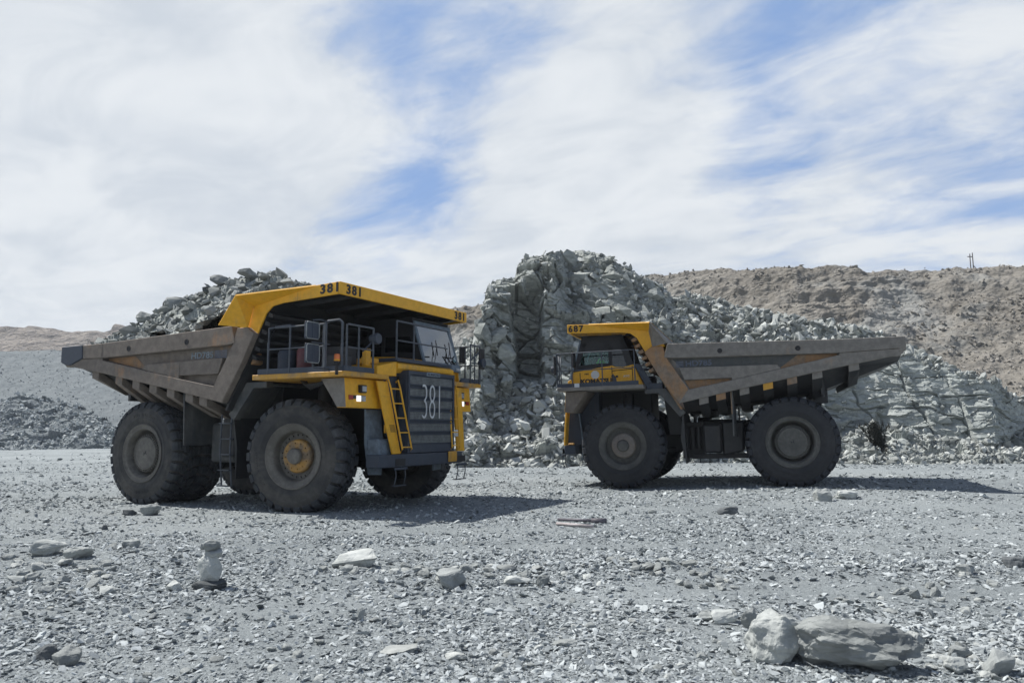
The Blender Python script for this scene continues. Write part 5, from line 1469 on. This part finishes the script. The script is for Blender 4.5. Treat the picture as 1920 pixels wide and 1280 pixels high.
    if not L:
        text_obj('name_lettering', 'KOMATSU', 'ink', cab, (6.38, cy1 + 0.006, 3.335), (-1, 0, 0), (0, 0, 1), 0.16, 1.02, 0.05)
        MB().lathe([(0.135, 0), (0.135, 0.008), (0.02, 0.009)], 24, (5.90, cy1 + 0.001, 3.62)).build('round_emblem', 'white', cab)
        text_obj('small_lettering', '785', 'ink', cab, (6.26, cy1 + 0.006, 3.63), (-1, 0, 0), (0, 0, 1), 0.05, 0.15, 0.02)
        text_obj('small_lettering', 'ATC', 'white_ink', cab, (4.98, cy1 + 0.006, 3.50), (-1, 0, 0), (0, 0, 1), 0.06, 0.2, 0.02)
        sm_ = MB().plate([(5.38, cy1 + 0.008, 3.55), (5.30, cy1 + 0.008, 3.62), (5.22, cy1 + 0.008, 3.50), (5.18, cy1 + 0.008, 3.28), (5.38, cy1 + 0.008, 3.26), (5.32, cy1 + 0.008, 3.45)], 0.006); sm_.build('grey_smear', 'grey', cab)
        MB().box(6.28, 6.44, 2.94, 2.955, 3.20, 3.32).build('white_plate', 'white', deck)
    else:
        text_obj('small_lettering', '785', 'white_ink', cab, (6.77, 2.02, 3.54), (0, 1, 0), (0, 0, 1), 0.07, 0.18, 0.02)
    # steel step-down frame behind the cab (black diagonal)
    sb = MB().plate([(4.62, 2.30, 3.9), (4.42, 2.30, 3.9), (3.86, 2.40, 2.95), (4.15, 2.40, 2.95)], 0.08)
    sb.box(3.72, 4.22, 1.9, 2.45, 2.95, 3.25)
    sb.box(4.0, 4.4, 1.7, 2.4, 3.70, 3.74)
    sb.build('rear_bracket', 'navy', root, bevel=0.01)
    return root
# ------------------------------------------------------------------ place the trucks
TL = build_truck('dump_truck', '381', (-8.4949, 22.7176, 0.0), (0, math.radians(0.283), math.radians(-27.8726)),
                 'brown dusty haul truck number 381 loaded with rock, grille facing the viewer', math.radians(8.5), 'worn')
TR = build_truck('dump_truck', '687', (9.0985, 25.4309, 0.165), (0, math.radians(1.3313), math.radians(161.6296)),
                 'haul truck number 687 seen from its cab side, parked before the rock mound', 0.0, 'grey')

def load_of_rock():
    """rock heaped in the left truck's body (built in the truck's own axes)"""
    nx, ny = 150, 130
    xs = np.linspace(-3.0, 4.3, nx); ys = np.linspace(-2.55, 2.55, ny)
    X, Y = np.meshgrid(xs, ys, indexing='ij')
    ridge = np.interp(xs, [-3.0, -2.75, -2.4, -1.5, -0.5, 1.0, 1.7, 2.3, 3.0, 4.3], [4.05, 4.45, 5.15, 5.50, 5.82, 6.12, 6.16, 6.05, 5.85, 5.25])[:, None]
    edge = np.interp(xs, [-3.0, -1.0, 4.3], [4.0, 4.22, 4.9])[:, None]
    t = np.clip(1 - np.abs(Y) / 2.55, 0, 1) ** 0.9
    Z = edge + (ridge - edge) * np.minimum(1, t * 1.25)
    P = np.stack([X, Y, Z], -1)
    Z = Z + blocks(P, (0.7, 0.7, 0.5), 201, 0.3) + fbm(P * 0.9, 3, 203) * 0.12
    V = np.stack([X, Y, Z], -1).reshape(-1, 3)
    F = grid_faces(nx, ny)
    rng = np.random.default_rng(5)
    n = 5200
    idx = rng.integers(0, len(V), n)
    size = 0.05 * (0.42 / 0.05) ** (rng.uniform(0, 1, n) ** 2.4)
    V2, F2 = scatter(V[idx], size, BLOCK + FLAT, 17, 0.5, 0.35)
    F4 = np.column_stack([F2, F2[:, 2]])
    o = mesh_np('rock_load', V, F[:, ::-1], M['rock'])
    r = mesh_np('load_rubble', V2, F2, M['load_rubble'], parent=o)
    o.location = TL.location; o.rotation_euler = TL.rotation_euler
    tag(o, 'heap of broken grey rock filling the bed of the left truck', 'rock load', kind='stuff')
    # the largest blocks on the heap
    rg = random.Random(12)
    mw = TL.matrix_world
    bpy.context.view_layer.update(); mw = TL.matrix_world.copy()
    spots = [(-2.15, -1.0, 5.25, 0.75, 'pale slab at the rear end of the rock load'), (-2.05, -1.3, 4.72, 0.8, 'wide block leaning on the body rail below the rear slab of the load'), (-0.9, -1.1, 5.62, 0.8, 'large slab halfway up the rock load'),
             (0.7, -0.9, 6.12, 0.7, 'dark block near the top of the load at its left'), (1.5, -0.6, 6.30, 0.65, 'big block at the very top of the rock load'), (2.2, -0.7, 6.15, 0.5, 'block on the falling edge of the load by the canopy'),
             (-2.62, -1.1, 4.62, 0.35, 'small block at the tail end of the rock load')]
    for i, (x, y, z, s_, lb) in enumerate(spots):
        me = stone_mesh(700 + i, (s_, s_ * 0.7, s_ * 0.45), cuts=3, rough=0.05); me.materials.append(M['stone'])
        b_ = bpy.data.objects.new('load_rock', me); COL.objects.link(b_)
        b_.location = mw @ Vector((x, y, z)); b_.rotation_euler = (rg.gauss(0, 0.25), rg.gauss(0, 0.25), rg.uniform(0, 6))
        tag(b_, lb, 'rock')
load_of_rock()

def driver():
    """seated driver in the right truck's cab (truck axes)"""
    root = bpy.data.objects.new('person', None); COL.objects.link(root)
    root.location = TR.location; root.rotation_euler = TR.rotation_euler
    tag(root, 'driver in a lime green vest seated behind the tinted cab window', 'person')
    bx, by, bz = 5.83, 1.45, 3.68
    def skin_mesh(name, pts, edges, rad, mat, rootv=0):
        me = bpy.data.meshes.new(name); me.from_pydata([(bx + p[0], by + p[1], bz + p[2]) for p in pts], edges, [])
        ob = bpy.data.objects.new(name, me); COL.objects.link(ob)
        ob.modifiers.new('skin', 'SKIN')
        for i, r in enumerate(rad):
            sv = me.skin_vertices[0].data[i]; sv.radius = (r, r) if not isinstance(r, tuple) else r; sv.use_root = (i == rootv)
        sb = ob.modifiers.new('sub', 'SUBSURF'); sb.levels = 2; sb.render_levels = 2
        me.materials.append(M[mat]); ob.parent = root
        return ob
    pts = [(0, 0, 0.05), (-0.02, 0, 0.28), (0.0, 0, 0.47), (0.03, 0, 0.56), (0.05, 0, 0.68), (0.06, 0, 0.76)]
    rad = [0.15, (0.16, 0.12), (0.17, 0.11), 0.055, 0.085, 0.07]
    ed = [(0, 1), (1, 2), (2, 3), (3, 4), (4, 5)]
    for s in (-1, 1):
        k = len(pts)
        pts += [(0.0, s * 0.19, 0.46), (0.16, s * 0.25, 0.24), (0.42, s * 0.20, 0.30), (0.52, s * 0.18, 0.33), (0.56, s * 0.17, 0.34)]
        rad += [0.065, 0.05, 0.038, 0.03, 0.034]
        ed += [(2, k), (k, k + 1), (k + 1, k + 2), (k + 2, k + 3), (k + 3, k + 4)]
        # fingers closed round the rim of the wheel
        for j in range(4):
            q = len(pts); o_ = (j - 1.5) * 0.022
            pts += [(0.60, s * 0.17 + o_ * 0.3, 0.345 + o_), (0.625, s * 0.165 + o_ * 0.3, 0.33 + o_), (0.61, s * 0.155 + o_ * 0.3, 0.31 + o_)]
            rad += [0.010, 0.009, 0.008]; ed += [(k + 4, q), (q, q + 1), (q + 1, q + 2)]
        q = len(pts); pts += [(0.57, s * 0.135, 0.355), (0.60, s * 0.125, 0.34)]; rad += [0.012, 0.010]; ed += [(k + 4, q), (q, q + 1)]
        k = len(pts)
        pts += [(0.05, s * 0.10, 0.0), (0.46, s * 0.13, 0.03), (0.56, s * 0.13, -0.36), (0.70, s * 0.13, -0.40)]
        rad += [0.095, 0.07, 0.045, 0.04]; ed += [(0, k), (k, k + 1), (k + 1, k + 2), (k + 2, k + 3)]
    skin_mesh('body', pts, ed, rad, 'cloth')
    skin_mesh('head', [(0.04, 0, 0.60), (0.06, 0, 0.68), (0.07, 0, 0.75), (0.155, 0, 0.675)], [(0, 1), (1, 2), (1, 3)], [0.06, (0.088, 0.10), 0.08, 0.014], 'skin')
    skin_mesh('vest', [(0.0, 0, 0.06), (-0.02, 0, 0.26), (0.0, 0, 0.46), (0.0, 0.17, 0.465), (0.0, -0.17, 0.465), (0.12, 0.235, 0.30), (0.12, -0.235, 0.30)], [(0, 1), (1, 2), (2, 3), (2, 4), (3, 5), (4, 6)],
              [0.17, (0.185, 0.15), (0.19, 0.13), 0.085, 0.085, 0.06, 0.06], 'vest')
    MB().lathe([(0.155, 0), (0.125, 0.012), (0.118, 0.06), (0.095, 0.11), (0.05, 0.14), (0.01, 0.148)], 24, (bx + 0.06, by, bz + 0.755), 'z').build('helmet', 'helmet', root, smooth=True)
driver()

def haze():
    mt = bpy.data.materials.new('thin_dusty_air'); mt.use_nodes = True
    g = NT(mt.node_tree); g.n.clear()
    out = g.new('ShaderNodeOutputMaterial')
    pv = g.new('ShaderNodeVolumePrincipled', {'Color': (0.78, 0.86, 0.95, 1), 'Density': 0.0003, 'Anisotropy': 0.2})
    g.l.new(pv.outputs[0], out.inputs['Volume'])
    mb = MB().box(-3000, 3000, -3000, 3000, -3, 75)
    o = mb.build('haze', mt); tag(o, 'thin pale dust haze over the pit', kind='stuff')
haze()
